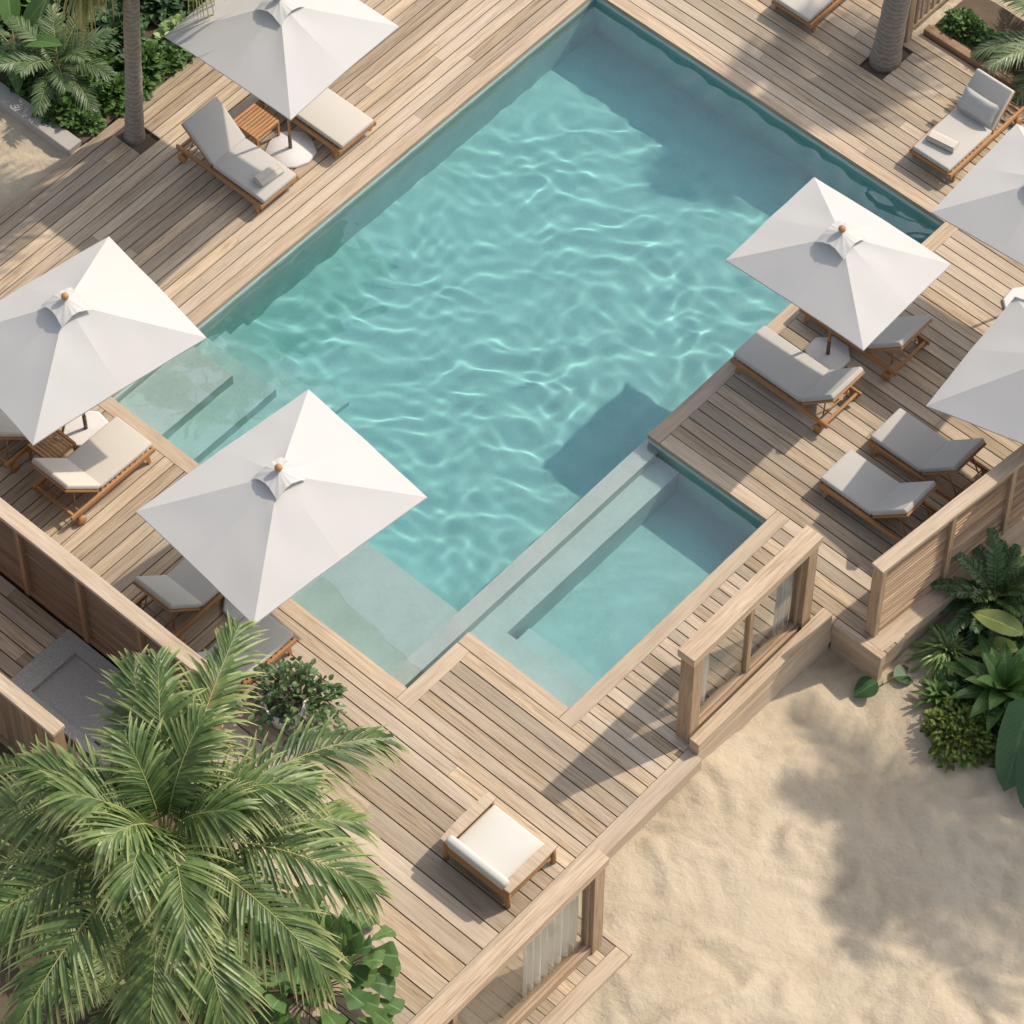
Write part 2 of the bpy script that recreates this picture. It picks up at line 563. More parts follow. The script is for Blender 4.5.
def planks_y(x0, x1, y0, y1, pitch, holes=()):
    n = max(1, round((x1 - x0) / pitch)); p = (x1 - x0) / n
    for i in range(n):
        xa, xb = x0 + i * p + GAP / 2, x0 + (i + 1) * p - GAP / 2
        cuts = [y0]
        y = y0 + rnd.uniform(2.5, 11)
        while y < y1 - 1.2:
            cuts.append(y); y += rnd.uniform(5, 10)
        cuts.append(y1)
        for a, c in zip(cuts[:-1], cuts[1:]):
            segs = [(a + .002, c - .002)]
            for hx0, hx1, hy0, hy1 in holes:
                if xb > hx0 and xa < hx1:
                    segs = [q for s0, s1 in segs for q in ((s0, min(s1, hy0)), (max(s0, hy1), s1)) if q[1] - q[0] > .02]
            for s0, s1 in segs:
                board(xa, xb, s0, s1, axis=1)
G2 = .004
def trim_x(x0, x1, y0, y1, th=.11):                                   # border boards
    tr.box((x0 + G2, y0 + G2, -th), (x1 - G2, y1 - G2, .001), axis=0)
def trim_y(x0, x1, y0, y1, th=.11):
    tr.box((x0 + G2, y0 + G2, -th), (x1 - G2, y1 - G2, .001), axis=1)
LIP = .02
TW = .27
# long lounger side (boards along Y), far side (boards along X)
trim_y(XW - .25, XW + LIP, YW + .02, YN + .25)
planks_y(-11.45, XW - .25, YW - .25, YN + .25, .235, holes=[(-11.21, -10.69, 1.40, 1.92)])
trim_x(XW + LIP, XE2 - LIP, YN - LIP, YN + .25)
planks_x(-11.45, -1.85, 13.42, 17.5, .245)
planks_x(-11.45, 6.9, YN + .25, 13.42, .245, holes=[(-2.02, -1.46, 12.15, 12.73)])
# right deck
trim_y(XE - LIP, XE + TW, YSN - LIP, YJ + LIP)
trim_x(XE + TW, XE2 - LIP, YJ - TW, YJ + LIP)
trim_y(XE2 - LIP, XE2 + TW, YJ - TW, YN + .25)
planks_x(XE2 + TW, 6.62, YJ - TW, YN + .25, .245)
planks_x(XE + TW, 6.50, YSN + TW, 4.82, .245)
planks_x(XE + TW, 6.60, 4.82, YJ - TW, .245)
planks_x(6.625, 6.95, 7.4, YN + .25, .245)
trim_x(XE + TW, XS - LIP, YSN - LIP, YSN + TW)
planks_x(XS + TW, 6.62, 2.06, YSN + TW, .245)
# strip beside the spa
trim_y(XS - LIP, XS + TW, YSP - TW, YSN + TW)
planks_x(XS + TW, 5.34, YSP - TW, 2.06, .225)
# near deck
trim_x(XNOT - LIP, XS - LIP, YSP - TW, YSP + LIP)
trim_y(XNOT - LIP, XNOT + TW, YS - TW, YSP - TW)
trim_x(XJ + .02, XNOT - LIP, YS - TW, YS + LIP)
planks_x(XNOT + TW, 5.34, YS - TW, YSP - TW, .245)
planks_x(-1.7, 5.34, -5.45, YS - TW, .245)
planks_x(-1.7, 5.34, -8.2, -5.45, .37)
planks_x(3.75, 5.34, -16, -8.2, .37)
trim_y(5.34, 5.66, -16, -1.6, .3)
trim_y(5.34, 5.56, -1.6, 2.06, .6)
trim_x(5.56, 6.62, 1.9, 2.06, .3)
tr.box((5.56, 1.93, -1.2), (6.59, 2.05, -.304), axis=0)
tr.box((5.36, -1.6, -1.2), (5.54, 1.92, -.604), axis=1)
tr.box((5.36, -16, -1.0), (5.62, -1.61, -.304), axis=1)
# lounger deck on the left (boards along Y)
trim_x(XW - .25, XJ + LIP, YW - TW, YW + LIP)
trim_y(XJ - TW, XJ + .02, YS - TW, YW - TW)
planks_y(-11.45, XJ - TW, -6.58, YW - TW, .25)
planks_y(XJ - TW, -1.7, -6.58, YS - TW, .25)
# shower corridor behind the fence
planks_x(-14, -.5, -8.9, -6.8, .25, holes=[(-3.95, -1.4, -8.3, -6.7)])
struct(dk.build('wooden_deck', M['deck']))
struct(tr.build('deck_border', M['trim'], bevel=.006, seg=1))
# ------------------------------------------------------------------ more materials
def cloth(name, col, weave=260, rough=.9, bump=.12, mottle=.05):
    k = NT(name)
    p = k.coord('Object')
    n1 = k.noise(p, 2.2, 4, .6)
    n2 = k.noise(p, weave, 2, .6)
    c = k.mix(n1, tuple(x * (1 - mottle) for x in col), tuple(x * (1 + mottle * .6) for x in col))
    c = k.mix(k.math('MULTIPLY', n2, .22), c, tuple(x * .72 for x in col))
    k.l(c, k.b.inputs['Base Color'])
    k.b.inputs['Roughness'].default_value = rough
    k.b.inputs['Specular IOR Level'].default_value = .15
    k.b.inputs['Sheen Weight'].default_value = .15
    k.bump(k.math('MULTIPLY_ADD', n1, 2.5, n2), bump, .006)
    return k.m
M['canvas'] = cloth('white_canvas', (.655, .65, .64), 90, .85, .12, .03)
def translucent(m, amt, col):
    t = m.node_tree
    b = t.nodes['Principled BSDF']; o = t.nodes['Material Output']
    tl = t.nodes.new('ShaderNodeBsdfTranslucent'); tl.inputs[0].default_value = (*col, 1)
    mx = t.nodes.new('ShaderNodeMixShader'); mx.inputs[0].default_value = amt
    t.links.new(b.outputs[0], mx.inputs[1]); t.links.new(tl.outputs[0], mx.inputs[2]); t.links.new(mx.outputs[0], o.inputs['Surface'])
translucent(M['canvas'], .32, (.58, .57, .55))
M['grey_fabric'] = cloth('grey_cushion_fabric', (.46, .44, .41))
M['beige_fabric'] = cloth('beige_cushion_fabric', (.50, .465, .41))
M['white_fabric'] = cloth('white_cushion_fabric', (.56, .545, .51))
M['pillow_fabric'] = cloth('pillow_fabric', (.46, .46, .44))
M['towel'] = cloth('towel_terry', (.52, .48, .42), 120, .95, .5)
M['linen'] = cloth('white_linen', (.80, .78, .75), 150)
M['pot'] = plain('white_ceramic', (.74, .73, .70), .45, .05, 4)
M['stone_base'] = plain('pale_stone', (.60, .59, .58), .85, .14, 7, .3, 40)
M['metal'] = plain('dark_metal', (.12, .09, .07), .45)
def glass():
    k = NT('window_glass')
    k.t.nodes.remove(k.b)
    t = k.n('ShaderNodeBsdfTransparent'); t.inputs[0].default_value = (.93, .94, .92, 1)
    g = k.n('ShaderNodeBsdfGlossy'); g.inputs['Roughness'].default_value = .02
    f = k.n('ShaderNodeLayerWeight'); f.inputs[0].default_value = .5
    m = k.n('ShaderNodeMixShader')
    k.l(k.math('MULTIPLY_ADD', k.math('POWER', f.outputs[1], 4.0), .6, .06), m.inputs[0]); k.l(t.outputs[0], m.inputs[1]); k.l(g.outputs[0], m.inputs[2])
    k.l(m.outputs[0], k.out.inputs['Surface'])
    return k.m
M['glass'] = glass()
def bark(name, c0, c1, ring=14):
    k = NT(name)
    uv = k.coord('UV')
    wv_ = k.n('ShaderNodeTexWave', wave_type='BANDS', bands_direction='X')
    wv_.inputs['Scale'].default_value = ring / 6.28
    wv_.inputs['Distortion'].default_value = 5.5
    wv_.inputs['Detail'].default_value = 4
    wv_.inputs['Detail Scale'].default_value = 2.5
    k.l(uv, wv_.inputs['Vector'])
    n = k.noise(k.coord('Object'), 9, 5, .65)
    f = k.math('MULTIPLY_ADD', wv_.outputs['Fac'], .30, k.math('MULTIPLY', n, .70))
    k.l(k.ramp(f, [(.25, c0), (.7, c1)]), k.b.inputs['Base Color'])
    k.b.inputs['Roughness'].default_value = .9
    k.bump(f, .5, .02)
    return k.m
M['bark'] = bark('palm_bark', (.17, .142, .118), (.29, .25, .21), 17)
def leafm(name, deep, mid, pale, trans=.25, rough=.45, tip=None, vein=False):
    k = NT(name)
    uv = k.coord('UV')
    sx = k.n('ShaderNodeSeparateXYZ'); k.l(uv, sx.inputs[0])
    tone = k.attr('tone')
    n = k.noise(k.geo(), 2.5, 3, .6)
    f = k.math('MULTIPLY_ADD', tone, .7, k.math('MULTIPLY', n, .3))
    c = k.ramp(f, [(.15, deep), (.5, mid), (.85, pale)])
    ax = k.math('ABSOLUTE', k.math('SUBTRACT', sx.outputs[0], .5))
    if vein:
        c = k.mix(k.math('MULTIPLY', k.math('LESS_THAN', ax, .035), .7), c, tuple(min(1, x * 1.9 + .03) for x in mid))
        st = k.math('SINE', k.math('MULTIPLY', k.math('SUBTRACT', sx.outputs[1], k.math('MULTIPLY', ax, .6)), 75))
        c = k.mix(k.math('MULTIPLY_ADD', st, .10, .10), c, deep)
    if tip:
        c = k.mix(k.ramp(sx.outputs[1], [(.55, (0, 0, 0)), (1.0, (1, 1, 1))]), c, tip)
    k.l(c, k.b.inputs['Base Color'])
    k.b.inputs['Roughness'].default_value = rough
    k.b.inputs['Specular IOR Level'].default_value = .4
    tr_ = k.n('ShaderNodeBsdfTranslucent')
    k.l(k.mix(.5, c, tuple(min(1, x * 1.6) for x in pale)), tr_.inputs[0])
    m = k.n('ShaderNodeMixShader')
    m.inputs[0].default_value = trans
    k.l(k.b.outputs[0], m.inputs[1]); k.l(tr_.outputs[0], m.inputs[2])
    k.l(m.outputs[0], k.out.inputs['Surface'])
    return k.m
M['frond'] = leafm('palm_frond', (.030, .066, .018), (.105, .165, .048), (.26, .32, .115), .25, .42, (.38, .39, .17))
M['stem'] = plain('frond_stem', (.26, .28, .09), .6, .2)
M['fan'] = leafm('fan_palm_leaf', (.05, .08, .02), (.10, .14, .04), (.22, .25, .08), .25, .5, (.42, .34, .13))
M['leaf_mid'] = leafm('mid_green_leaf', (.026, .062, .014), (.062, .130, .028), (.125, .225, .05), .25, .55, None, True)
M['leaf_dark'] = leafm('dark_green_leaf', (.014, .040, .014), (.033, .080, .028), (.075, .145, .05), .15, .5, None, True)
M['leaf_fig'] = leafm('fig_leaf', (.035, .085, .022), (.075, .150, .038), (.14, .22, .06), .2, .62, None, True)
M['leaf_pale'] = leafm('pale_green_leaf', (.10, .17, .05), (.19, .28, .09), (.33, .42, .18), .28, .4, None, True)
M['leaf_yellow'] = leafm('yellow_green_leaf', (.14, .20, .05), (.26, .32, .10), (.38, .41, .16), .28, .45, None, True)
M['leaf_fern'] = leafm('fern_leaf', (.03, .065, .025), (.065, .12, .045), (.13, .19, .08), .2, .4)
M['leaf_silver'] = leafm('silvery_frond', (.09, .13, .06), (.17, .22, .11), (.30, .36, .22), .2, .4)
M['leaf_pot'] = leafm('potted_bush_leaf', (.030, .065, .022), (.065, .115, .042), (.13, .19, .08), .2, .4, None, True)
M['leaf_moss'] = leafm('mossy_bush_leaf', (.05, .09, .012), (.11, .16, .025), (.20, .24, .05), .25, .5)
M['leaf_tl'] = leafm('young_palm_frond', (.05, .09, .035), (.095, .15, .06), (.19, .25, .12), .2, .4)
M['twig'] = plain('twig', (.10, .075, .04), .85, .2)

# ------------------------------------------------------------------ furniture
def umbrella(name_loc, rot, zr, za, a, b_, base, label, tilt=(0, 0), lean=(0, 0)):
    t = tag(empty('patio_umbrella', (*name_loc, 0.0), rot), label, 'umbrella', 'white canvas umbrellas round the pool')
    mb = MB()
    if base == 'round':
        mb.lathe([(.46, 0), (.47, .03), (.44, .06), (.05, .085)], 11, None, .5, .06)
    else:
        mb.lathe([(.42, 0), (.42, .05), (.39, .065)], 8, Matrix.Rotation(R(22.5), 4, 'Z'), .5, .0)
    mb.build('base', M['stone_base'], t)
    MB().tube([(0, 0, .03), (0, 0, .42)], .036, 12, .4).build('base_sleeve', M['metal'], t)
    T = Matrix.Translation((*lean, za)) @ Matrix.Rotation(tilt[0], 4, 'X') @ Matrix.Rotation(tilt[1], 4, 'Y') @ Matrix.Translation((0, 0, -za))
    MB().tube([(0, 0, .42), (lean[0] * .93, lean[1] * .93, za - .25), T @ Vector((0, 0, za + .02))], .028, 12, .5).build('pole', M['teak'], t)
    c = MB()
    drop = za - zr
    mids = [(a / 2, 0), (0, b_ / 2), (-a / 2, 0), (0, -b_ / 2)]
    cors = [(a / 2, b_ / 2), (-a / 2, b_ / 2), (-a / 2, -b_ / 2), (a / 2, -b_ / 2)]
    NTt, NS = 14, 8
    for q in range(4):
        for p0, z0, p1, z1 in ((mids[q], zr + .03, cors[q], zr), (cors[q], zr, mids[(q + 1) % 4], zr + .03)):
            P = []
            for i in range(NTt + 1):
                tt = .02 + .98 * i / NTt
                row = []
                for j in range(NS + 1):
                    w_ = j / NS
                    sag = math.sin(math.pi * w_)
                    px_ = p0[0] * (1 - w_) + p1[0] * w_
                    py_ = p0[1] * (1 - w_) + p1[1] * w_
                    zz = z0 * (1 - w_) + z1 * w_
                    k_ = tt * (1 - .003 * sag * tt)
                    z_ = za + (zz - za) * tt ** .98 - .012 * sag * math.sin(math.pi * min(1, tt * 1.05)) + .02 * sag * mnoise.noise((px_ * k_ * 1.6 + za * 9, py_ * k_ * 1.6, .3)) - .018 * max(0, abs(px_) * 2 / a + abs(py_) * 2 / b_ - 1.72) * tt ** 6
                    row.append(T @ Vector((px_ * k_, py_ * k_, z_)))
                P.append(row)
            c.grid(P, .5)
            # hem turned down a few centimetres
            last = P[-1]
            c.grid([last, [v + Vector((0, 0, -.028)) for v in last]], .45)
    co = c.build('canopy', M['canvas'], t)
    so = co.modifiers.new('thickness', 'SOLIDIFY'); so.thickness = .005
    co.modifiers.new('crisp_edges', 'EDGE_SPLIT').split_angle = R(35)
    v = MB()
    n = 64
    P = []
    slope = drop / (min(a, b_) / 2)
    for i in range(11):
        tt = i / 10
        row = []
        for j in range(n + 1):
            an = 2 * math.pi * j / n + math.pi / 4
            ca, sa = math.cos(an), math.sin(an)
            sq = 1 / max(abs(ca), abs(sa))
            cor = (sq - 1) / .4142                                        # 1 on the corners, 0 mid-side
            rr = .31 * (.10 + .90 * tt) * sq * (1 - .10 * tt * (1 - cor))
            z_ = za + .105 - (.150 + .085 * cor * tt) * tt ** .7 + tt * (.006 * math.sin(an * 14 + rot * 9) + .003 * math.sin(an * 23)) + .03 * tt * (1 - cor)
            row.append(T @ Vector((rr * ca, rr * sa, z_)))
        P.append(row)
    v.grid(P, .5)
    vo_ = v.build('vent_cap', M['canvas'], t)
    so = vo_.modifiers.new('thickness', 'SOLIDIFY'); so.thickness = .006
    vo_.modifiers.new('crisp_edges', 'EDGE_SPLIT').split_angle = R(50)
    MB().lathe([(.012, .10), (.05, .125), (.068, .165), (.062, .205), (.035, .235), (.008, .243)], 16, T @ Matrix.Translation((0, 0, za)), .6).build('finial', M['teak'], t)
    return t
umbrella((-8.51, 3.33), R(1.7), 3.25, 3.98, 3.03, 2.87, 'round', 'white umbrella with a round stone foot between the two loungers at the far left corner')
umbrella((-6.71, -3.69), R(-9), 2.63, 3.60, 2.85, 3.57, 'slab', 'white umbrella shading a slatted table and two beige loungers at the left edge')
umbrella((-2.05, -4.45), R(-5.7), 2.61, 3.46, 3.0, 3.72, 'slab', 'large white umbrella in front, leaning out over the near corner of the pool', (0, 0), (Matrix.Rotation(R(5.7), 2) @ Vector((.36, .68))).to_tuple())
umbrella((1.90, 6.27), R(1.2), 2.65, 3.37, 2.99, 2.46, 'slab', 'white umbrella at the right pool edge above two grey loungers')
umbrella((3.82, 9.52), R(3), 2.75, 3.5, 2.9, 2.6, 'slab', 'white umbrella cut by the right edge of the photo, upper one of the two there')
umbrella((6.20, 6.72), R(6), 2.58, 3.33, 3.6, 2.85, 'slab', 'white tilted umbrella at the right photo edge, the lower one of two there', (R(1), R(-12)))

def rbox(mb, lo, hi, tone=None, M_=None):
    mb.box(lo, hi, M_, tone)
    return mb
def lounger(loc, rz, L, Wd, seat, back, ang, fabric, label, hz=.31):
    """origin at the head end on the deck; +x runs to the foot"""
    t = tag(empty('sun_lounger', (*loc, 0.002), rz), label, 'sun lounger', 'teak sun loungers on the pool deck')
    hx = L - seat - .02
    f = MB()
    for s in (-1, 1):
        f.box((0.0, s * (Wd / 2) - .025, hz - .10), (L, s * (Wd / 2) + .025, hz), None, .45 + .1 * s)
    f.box((L - .045, -Wd / 2 + .026, hz - .09), (L - .004, Wd / 2 - .026, hz - .012), None, .5)
    f.box((.05, -Wd / 2 + .026, hz - .085), (.10, Wd / 2 - .026, hz - .02), None, .4)
    f.box((hx - .05, -Wd / 2 + .026, hz - .08), (hx, Wd / 2 - .026, hz - .018), None, .6)
    n = int((seat - .1) / .11)
    for i in range(n):
        x = hx + .05 + i * (seat - .1) / n
        f.box((x, -Wd / 2 + .028, hz - .035), (x + .075, Wd / 2 - .028, hz - .012), None, None)
    f.build('frame', M['teak'], t, .007, 2)
    for s in (-1, 1):
        lg = MB()
        x0 = L - .20
        P = []
        for z_, dx, w_ in ((0, .05, .030), (.10, .035, .034), (hz - .102, 0, .052)):
            P.append([(x0 + dx - w_, s * (Wd / 2) - .022), (x0 + dx + w_, s * (Wd / 2) - .022), (x0 + dx + w_, s * (Wd / 2) + .022), (x0 + dx - w_, s * (Wd / 2) + .022), z_])
        for k_ in range(2):
            lo_, hi_ = P[k_], P[k_ + 1]
            for e in range(4):
                g_ = (e + 1) % 4
                lg.face([(*lo_[e], lo_[4]), (*lo_[g_], lo_[4]), (*hi_[g_], hi_[4]), (*hi_[e], hi_[4])], [(0, 0), (0, .05), (.2, .05), (.2, 0)], .5)
        lg.face([(*P[0][e], 0) for e in (3, 2, 1, 0)], [(0, 0)] * 4, .5)
        lg.face([(*P[2][e], P[2][4]) for e in range(4)], [(0, 0)] * 4, .5)
        lg.build('leg', M['teak'], t)
        br = MB()
        br.box((.13, s * (Wd / 2 - .005) - .02, .07), (.23, s * (Wd / 2 - .005) + .02, hz - .102), None, .4)
        bo = br.build('rear_leg', M['teak'], t, .012, 2)
        wh = MB()
        wh.lathe([(.02, -.03), (.088, -.03), (.095, -.02), (.095, .02), (.088, .03), (.02, .03)], 20, Matrix.Translation((.18, s * (Wd / 2 + .055), .095)) @ Matrix.Rotation(R(90), 4, 'X'), .5)
        wh.build('wheel', M['teak'], t)
    # backrest: tilted frame with slats, its prop, and the two cushions
    B = Matrix.Translation((hx, 0, hz + .01)) @ Matrix.Rotation(ang, 4, 'Y') @ Matrix.Rotation(math.pi, 4, 'Z')
    bf = MB()
    for s in (-1, 1):
        bf.box((0, s * (Wd / 2 - .06) - .022, -.03), (back, s * (Wd / 2 - .06) + .022, .015), B, .5)
    bf.box((back - .05, -Wd / 2 + .083, -.028), (back - .003, Wd / 2 - .083, .012), B, .5)
    for i in range(int(back / .11) - 1):
        bf.box((.05 + i * .11, -Wd / 2 + .083, -.012), (.12 + i * .11, Wd / 2 - .083, .010), B, None)
    bf.build('backrest_frame', M['teak'], t, .006, 2)
    pr = MB()
    top = B @ Vector((back * .62, 0, -.03))
    foot_x = max(.22, hx - back * .95)
    for s in (-1, 1):
        pr.tube([(top.x, s * (Wd / 2 - .14), top.z), (foot_x, s * (Wd / 2 - .14), hz - .06)], .013, 8, .5)
    pr.tube([(foot_x, -Wd / 2 + .02, hz - .06), (foot_x, Wd / 2 - .02, hz - .06)], .012, 8, .5)
    pr.build('backrest_prop', M['teak'], t)
    cu = MB().box((hx + .03, -Wd / 2 + .035, hz + .004), (L + .0, Wd / 2 - .035, hz + .115), None, .5)
    cu.build('seat_cushion', fabric, t, .035, 4)
    cb = MB().box((.02, -Wd / 2 + .035, .018), (back + .02, Wd / 2 - .035, .125), B, .5)
    cb.build('back_cushion', fabric, t, .035, 4)
    return t, B
PI = math.pi
g_, bei = M['grey_fabric'], M['beige_fabric']
l1, B1 = lounger((-9.98, 2.32), 0, 2.2, .94, 1.32, .95, R(42), g_, 'grey cushioned teak lounger with a folded towel at its foot, at the far left')
lounger((-9.82, 4.22), 0, 2.2, .94, 1.4, .9, R(38), bei, 'teak lounger with pale cushion half hidden behind the far left umbrella')
lounger((-3.65, 14.15), -PI / 2, 2.2, .92, 1.4, .9, R(40), bei, 'pale cushioned lounger cut off by the top edge of the photo')
l4, B4 = lounger((.60, 13.0), -PI / 2, 2.2, .92, 1.32, .85, R(50), g_, 'teak lounger with a pillow and rolled towel in the upper right corner')
lounger((3.0, 5.36), PI, 2.2, .93, 1.55, .95, R(46), g_, 'dark grey lounger in the shade right at the pool edge, its back toward the fence')
lounger((3.18, 7.06), PI, 2.2, .93, 1.50, .95, R(44), g_, 'grey lounger mostly covered by the umbrella at the right pool edge')
lounger((5.78, 5.56), PI, 2.05, .90, 1.12, .98, R(46), g_, 'farther of the two grey loungers with a half shaded seat beside the right fence')
lounger((5.70, 4.29), PI, 2.05, .90, 1.14, .98, R(46), g_, 'nearer of the two half shaded grey loungers beside the right fence')
lounger((-5.86, -5.30), PI / 2, 2.0, .95, 1.27, 1.0, R(46), bei, 'beige cushioned lounger in full view beside the slatted table at the left')
lounger((-7.52, -5.30), PI / 2, 2.0, .95, 1.27, 1.0, R(46), bei, 'beige lounger cut by the left edge of the photo, beyond the slatted table')
lounger((-2.85, -5.92), PI / 2, 2.0, .95, 1.22, .95, R(46), bei, 'beige lounger with its backrest showing left of the big front umbrella')
lounger((-1.28, -6.50), PI / 2, 2.0, .92, 1.25, .95, R(40), bei, 'pale lounger whose foot shows under the tip of the front umbrella behind the palm')

def folded_towel(loc, rz, label, w=.26, l=.52, h=.10):
    t = empty('folded_towel', loc, rz)
    mb = MB()
    prof = []
    for q in range(20):
        an = 2 * PI * q / 20
        ca, sa = math.cos(an), math.sin(an)
        prof.append((math.copysign(abs(ca) ** .6, ca) * w / 2, h / 2 + math.copysign(abs(sa) ** .7, sa) * h / 2))
    P = [[(p[0], y + .006 * math.sin(9 * p[0]), p[1] * (1 - .05 * abs(y) / l)) for p in prof + prof[:1]] for y in [-l / 2 + i * l / 8 for i in range(9)]]
    mb.grid(P, .5)
    for y, rev in ((-l / 2, 0), (l / 2, 1)):
        pts = [(p[0], y, p[1]) for p in prof]
        mb.face(pts if rev else pts[::-1], [(0, 0)] * 20, .4)
    tw = mb.build('towel_roll', M['towel'], t)
    ed = MB()
    ed.box((-w / 2 + .02, -l / 2 + .01, h - .006), (w / 2 - .09, l / 2 - .01, h + .012), None, .5)
    ed.build('folded_edge', M['towel'], t, .006, 2)
    return tag(t, label, 'towel', 'folded towels on the loungers')
folded_towel((-8.10, 2.36, .427), R(-6), 'folded beige towel near the foot of the grey lounger far left')
folded_towel((.55, 11.22, .427), PI / 2 + R(8), 'folded beige towel on the lounger in the upper right corner', .24, .56, .13)
def pillow(Mw, label):
    mb = MB()
    n = 14
    def pt(i, j, s):
        u, v_ = -1 + 2 * i / n, -1 + 2 * j / n
        e = (1 - u ** 4) * (1 - v_ ** 4)
        pin = 1 - .06 * (1 - abs(u)) * abs(v_) ** 6
        return Vector((u * .22 * (1 - .08 * (1 - v_ * v_)), v_ * .40 * pin, s * .075 * max(0, e) ** .55 + .004 * math.sin(9 * u + 7 * v_) * e))
    for s in (1, -1):
        mb.grid([[Mw @ pt(i, j, s) for j in range(n + 1)] for i in range(n + 1)], .5)
    return tag(mb.build('pillow', M['pillow_fabric']), label, 'pillow')
bpy.context.view_layer.update()
pillow(l4.matrix_world @ B4 @ Matrix.Translation((.30, 0, .20)) @ Matrix.Rotation(R(-6), 4, 'Y'), 'grey green pillow leaning on the backrest of the upper right lounger')

def side_table(loc, rz, w, d, h, label):
    t = tag(empty('side_table', (*loc, .002), rz), label, 'side table', 'slatted teak side tables')
    s = MB()
    n = 9
    for i in range(n):
        x = -w / 2 + (i + .5) * w / n
        s.box((x - w / n * .38, -d / 2, h - .025), (x + w / n * .38, d / 2, h))
    s.build('slatted_top', M['teak'], t, .004, 1)
    a = MB()
    for q in (-1, 1):
        a.box((-w / 2 + .02, q * (d / 2 - .03) - .018, h - .085), (w / 2 - .02, q * (d / 2 - .03) + .018, h - .027))
        a.box((q * (w / 2 - .03) - .016, -d / 2 + .05, h - .083), (q * (w / 2 - .03) + .016, d / 2 - .05, h - .028))
    a.build('apron', M['teak'], t, .004, 1)
    for qx in (-1, 1):
        for qy in (-1, 1):
            MB().box((qx * (w / 2 - .028) - .026, qy * (d / 2 - .028) - .026, 0), (qx * (w / 2 - .028) + .026, qy * (d / 2 - .028) + .026, h - .0265), None, .4).build('leg', M['teak'], t, .006, 1)
side_table((-9.20, 3.14), 0, .66, .60, .46, 'slatted teak side table between the two loungers far left')
side_table((-6.68, -4.50), PI / 2, .62, .60, .46, 'slatted teak side table between the two beige loungers at the left edge')

def armchair():
    t = tag(empty('lounge_armchair', (4.45, -5.24, .002), 0), 'low teak armchair with white cushions alone on the near deck', 'armchair')
    wx_, d = .70, .60                                                   # half width (X), half depth (Y); faces +Y
    f = MB()
    f.box((-wx_ + .05, -d + .03, .20), (wx_ - .05, -d + .075, .50), None, .45)
    f.box((-wx_ + .045, d - .13, .20), (wx_ - .045, d - .08, .30), None, .55)
    for s in (-1, 1):
        f.box((s * (wx_ - .05) - .022, -d + .08, .20), (s * (wx_ - .05) + .022, d - .135, .31), None, .5)
    for i in range(7):
        y = -d + .12 + i * .14
        f.box((-wx_ + .075, y, .235), (wx_ - .075, y + .09, .262))
    f.build('frame', M['teak'], t, .008, 2)
    for s in (-1, 1):
        a = MB()
        P = []
        for k_ in range(13):
            u = k_ / 12
            y = -d + .01 + u * (2 * d - .03)
            z_ = .585 + .03 * math.sin(PI * u) + .015 * u
            w_ = .085 + .02 * math.sin(PI * u)
            xc = s * (wx_ - .035)
            P.append([(xc - w_, y, z_), (xc + w_, y, z_), (xc + w_ * .95, y, z_ - .045), (xc - w_ * .95, y, z_ - .045), (xc - w_, y, z_)])
        a.grid(P, .5, False)
        for e in (0, -1):
            a.face(P[e][:4], [(0, 0), (.1, 0), (.1, .05), (0, .05)], .5)
        a.build('armrest', M['trim'], t)
        sp = MB().box((s * (wx_ - .035) - .018, -d + .08, .315), (s * (wx_ - .035) + .018, d - .10, .535), None, .5)
        sp.build('side_panel', M['teak'], t, .005, 1)
        for q in (-1, 1):
            y0 = q * (d - .05)
            lg = MB().tube([(s * (wx_ - .03), y0, 0), (s * (wx_ - .03), y0, .2), (s * (wx_ - .03), y0 - q * .01, .535)], [.047, .052, .05], 12, .5)
            lg.build('leg', M['teak'], t)
    MB().box((-wx_ + .085, -d + .18, .27), (wx_ - .085, d - .06, .42), None, .5).build('seat_cushion', M['white_fabric'], t, .045, 4)
    Bk = Matrix.Translation((0, -d + .13, .40)) @ Matrix.Rotation(R(14), 4, 'X')
    MB().box((-wx_ + .06, -.085, 0), (wx_ - .06, .085, .34), Bk, .5).build('back_cushion', M['white_fabric'], t, .07, 5)
armchair()

# ------------------------------------------------------------------ fences and window walls
def panel_fence(loc, rz, ln, h, posts, label, mat, vertical=False, w=.22, face=-1, cap=M['trim']):
    """runs along +x from loc; `face` is the side (sign of y) with the recessed panels in view"""
    t = tag(empty('panel_fence', (*loc, 0), rz), label, 'fence')
    MB().box((-.03, -w / 2 - .02, h - .09), (ln, w / 2 + .02, h), None, .5, 0).build('cap_rail', cap, t, .008, 2)
    MB().box((.05, -w / 2 + .02, .002), (ln, w / 2 - .02, .13), None, .45, 0).build('bottom_rail', mat, t, .006, 1)
    for x in posts:
        MB().box((x - .055, -w / 2 + (0 if x > .1 else -.004), .001), (x + .055, w / 2, h - .092), None, None, 2).build('post', mat, t, .006, 1)
    for x0, x1 in zip(posts[:-1], posts[1:]):
        p = MB()
        if vertical:
            n = int((x1 - x0 - .11) / .14)
            for i in range(n):
                q = (x1 - x0 - .11) / n
                p.box((x0 + .055 + i * q + .003, -.02 + rnd.uniform(-.002, .002), .131), (x0 + .055 + (i + 1) * q - .003, .02, h - .093), None, None, 2)
        else:
            n = int((h - .22) / .095)
            for i in range(n):
                q = (h - .225) / n
                z_ = .131 + i * q
                p.box((x0 + .056, -.026, z_), (x1 - .056, .02, z_ + q - .010), Matrix.Translation((0, 0, z_)) @ Matrix.Rotation(R(-20) * face, 4, 'X') @ Matrix.Translation((0, 0, -z_)), None, 0)
        p.build('panel', mat, t)
    return t
panel_fence((6.15, 2.16), PI / 2 - R(6), 8.2, 2.02, [.055, 1.72, 3.18, 4.7, 6.2, 7.7], 'pale wooden screen fence with recessed panels at the right, above tropical plants', M['fence'], face=-1)
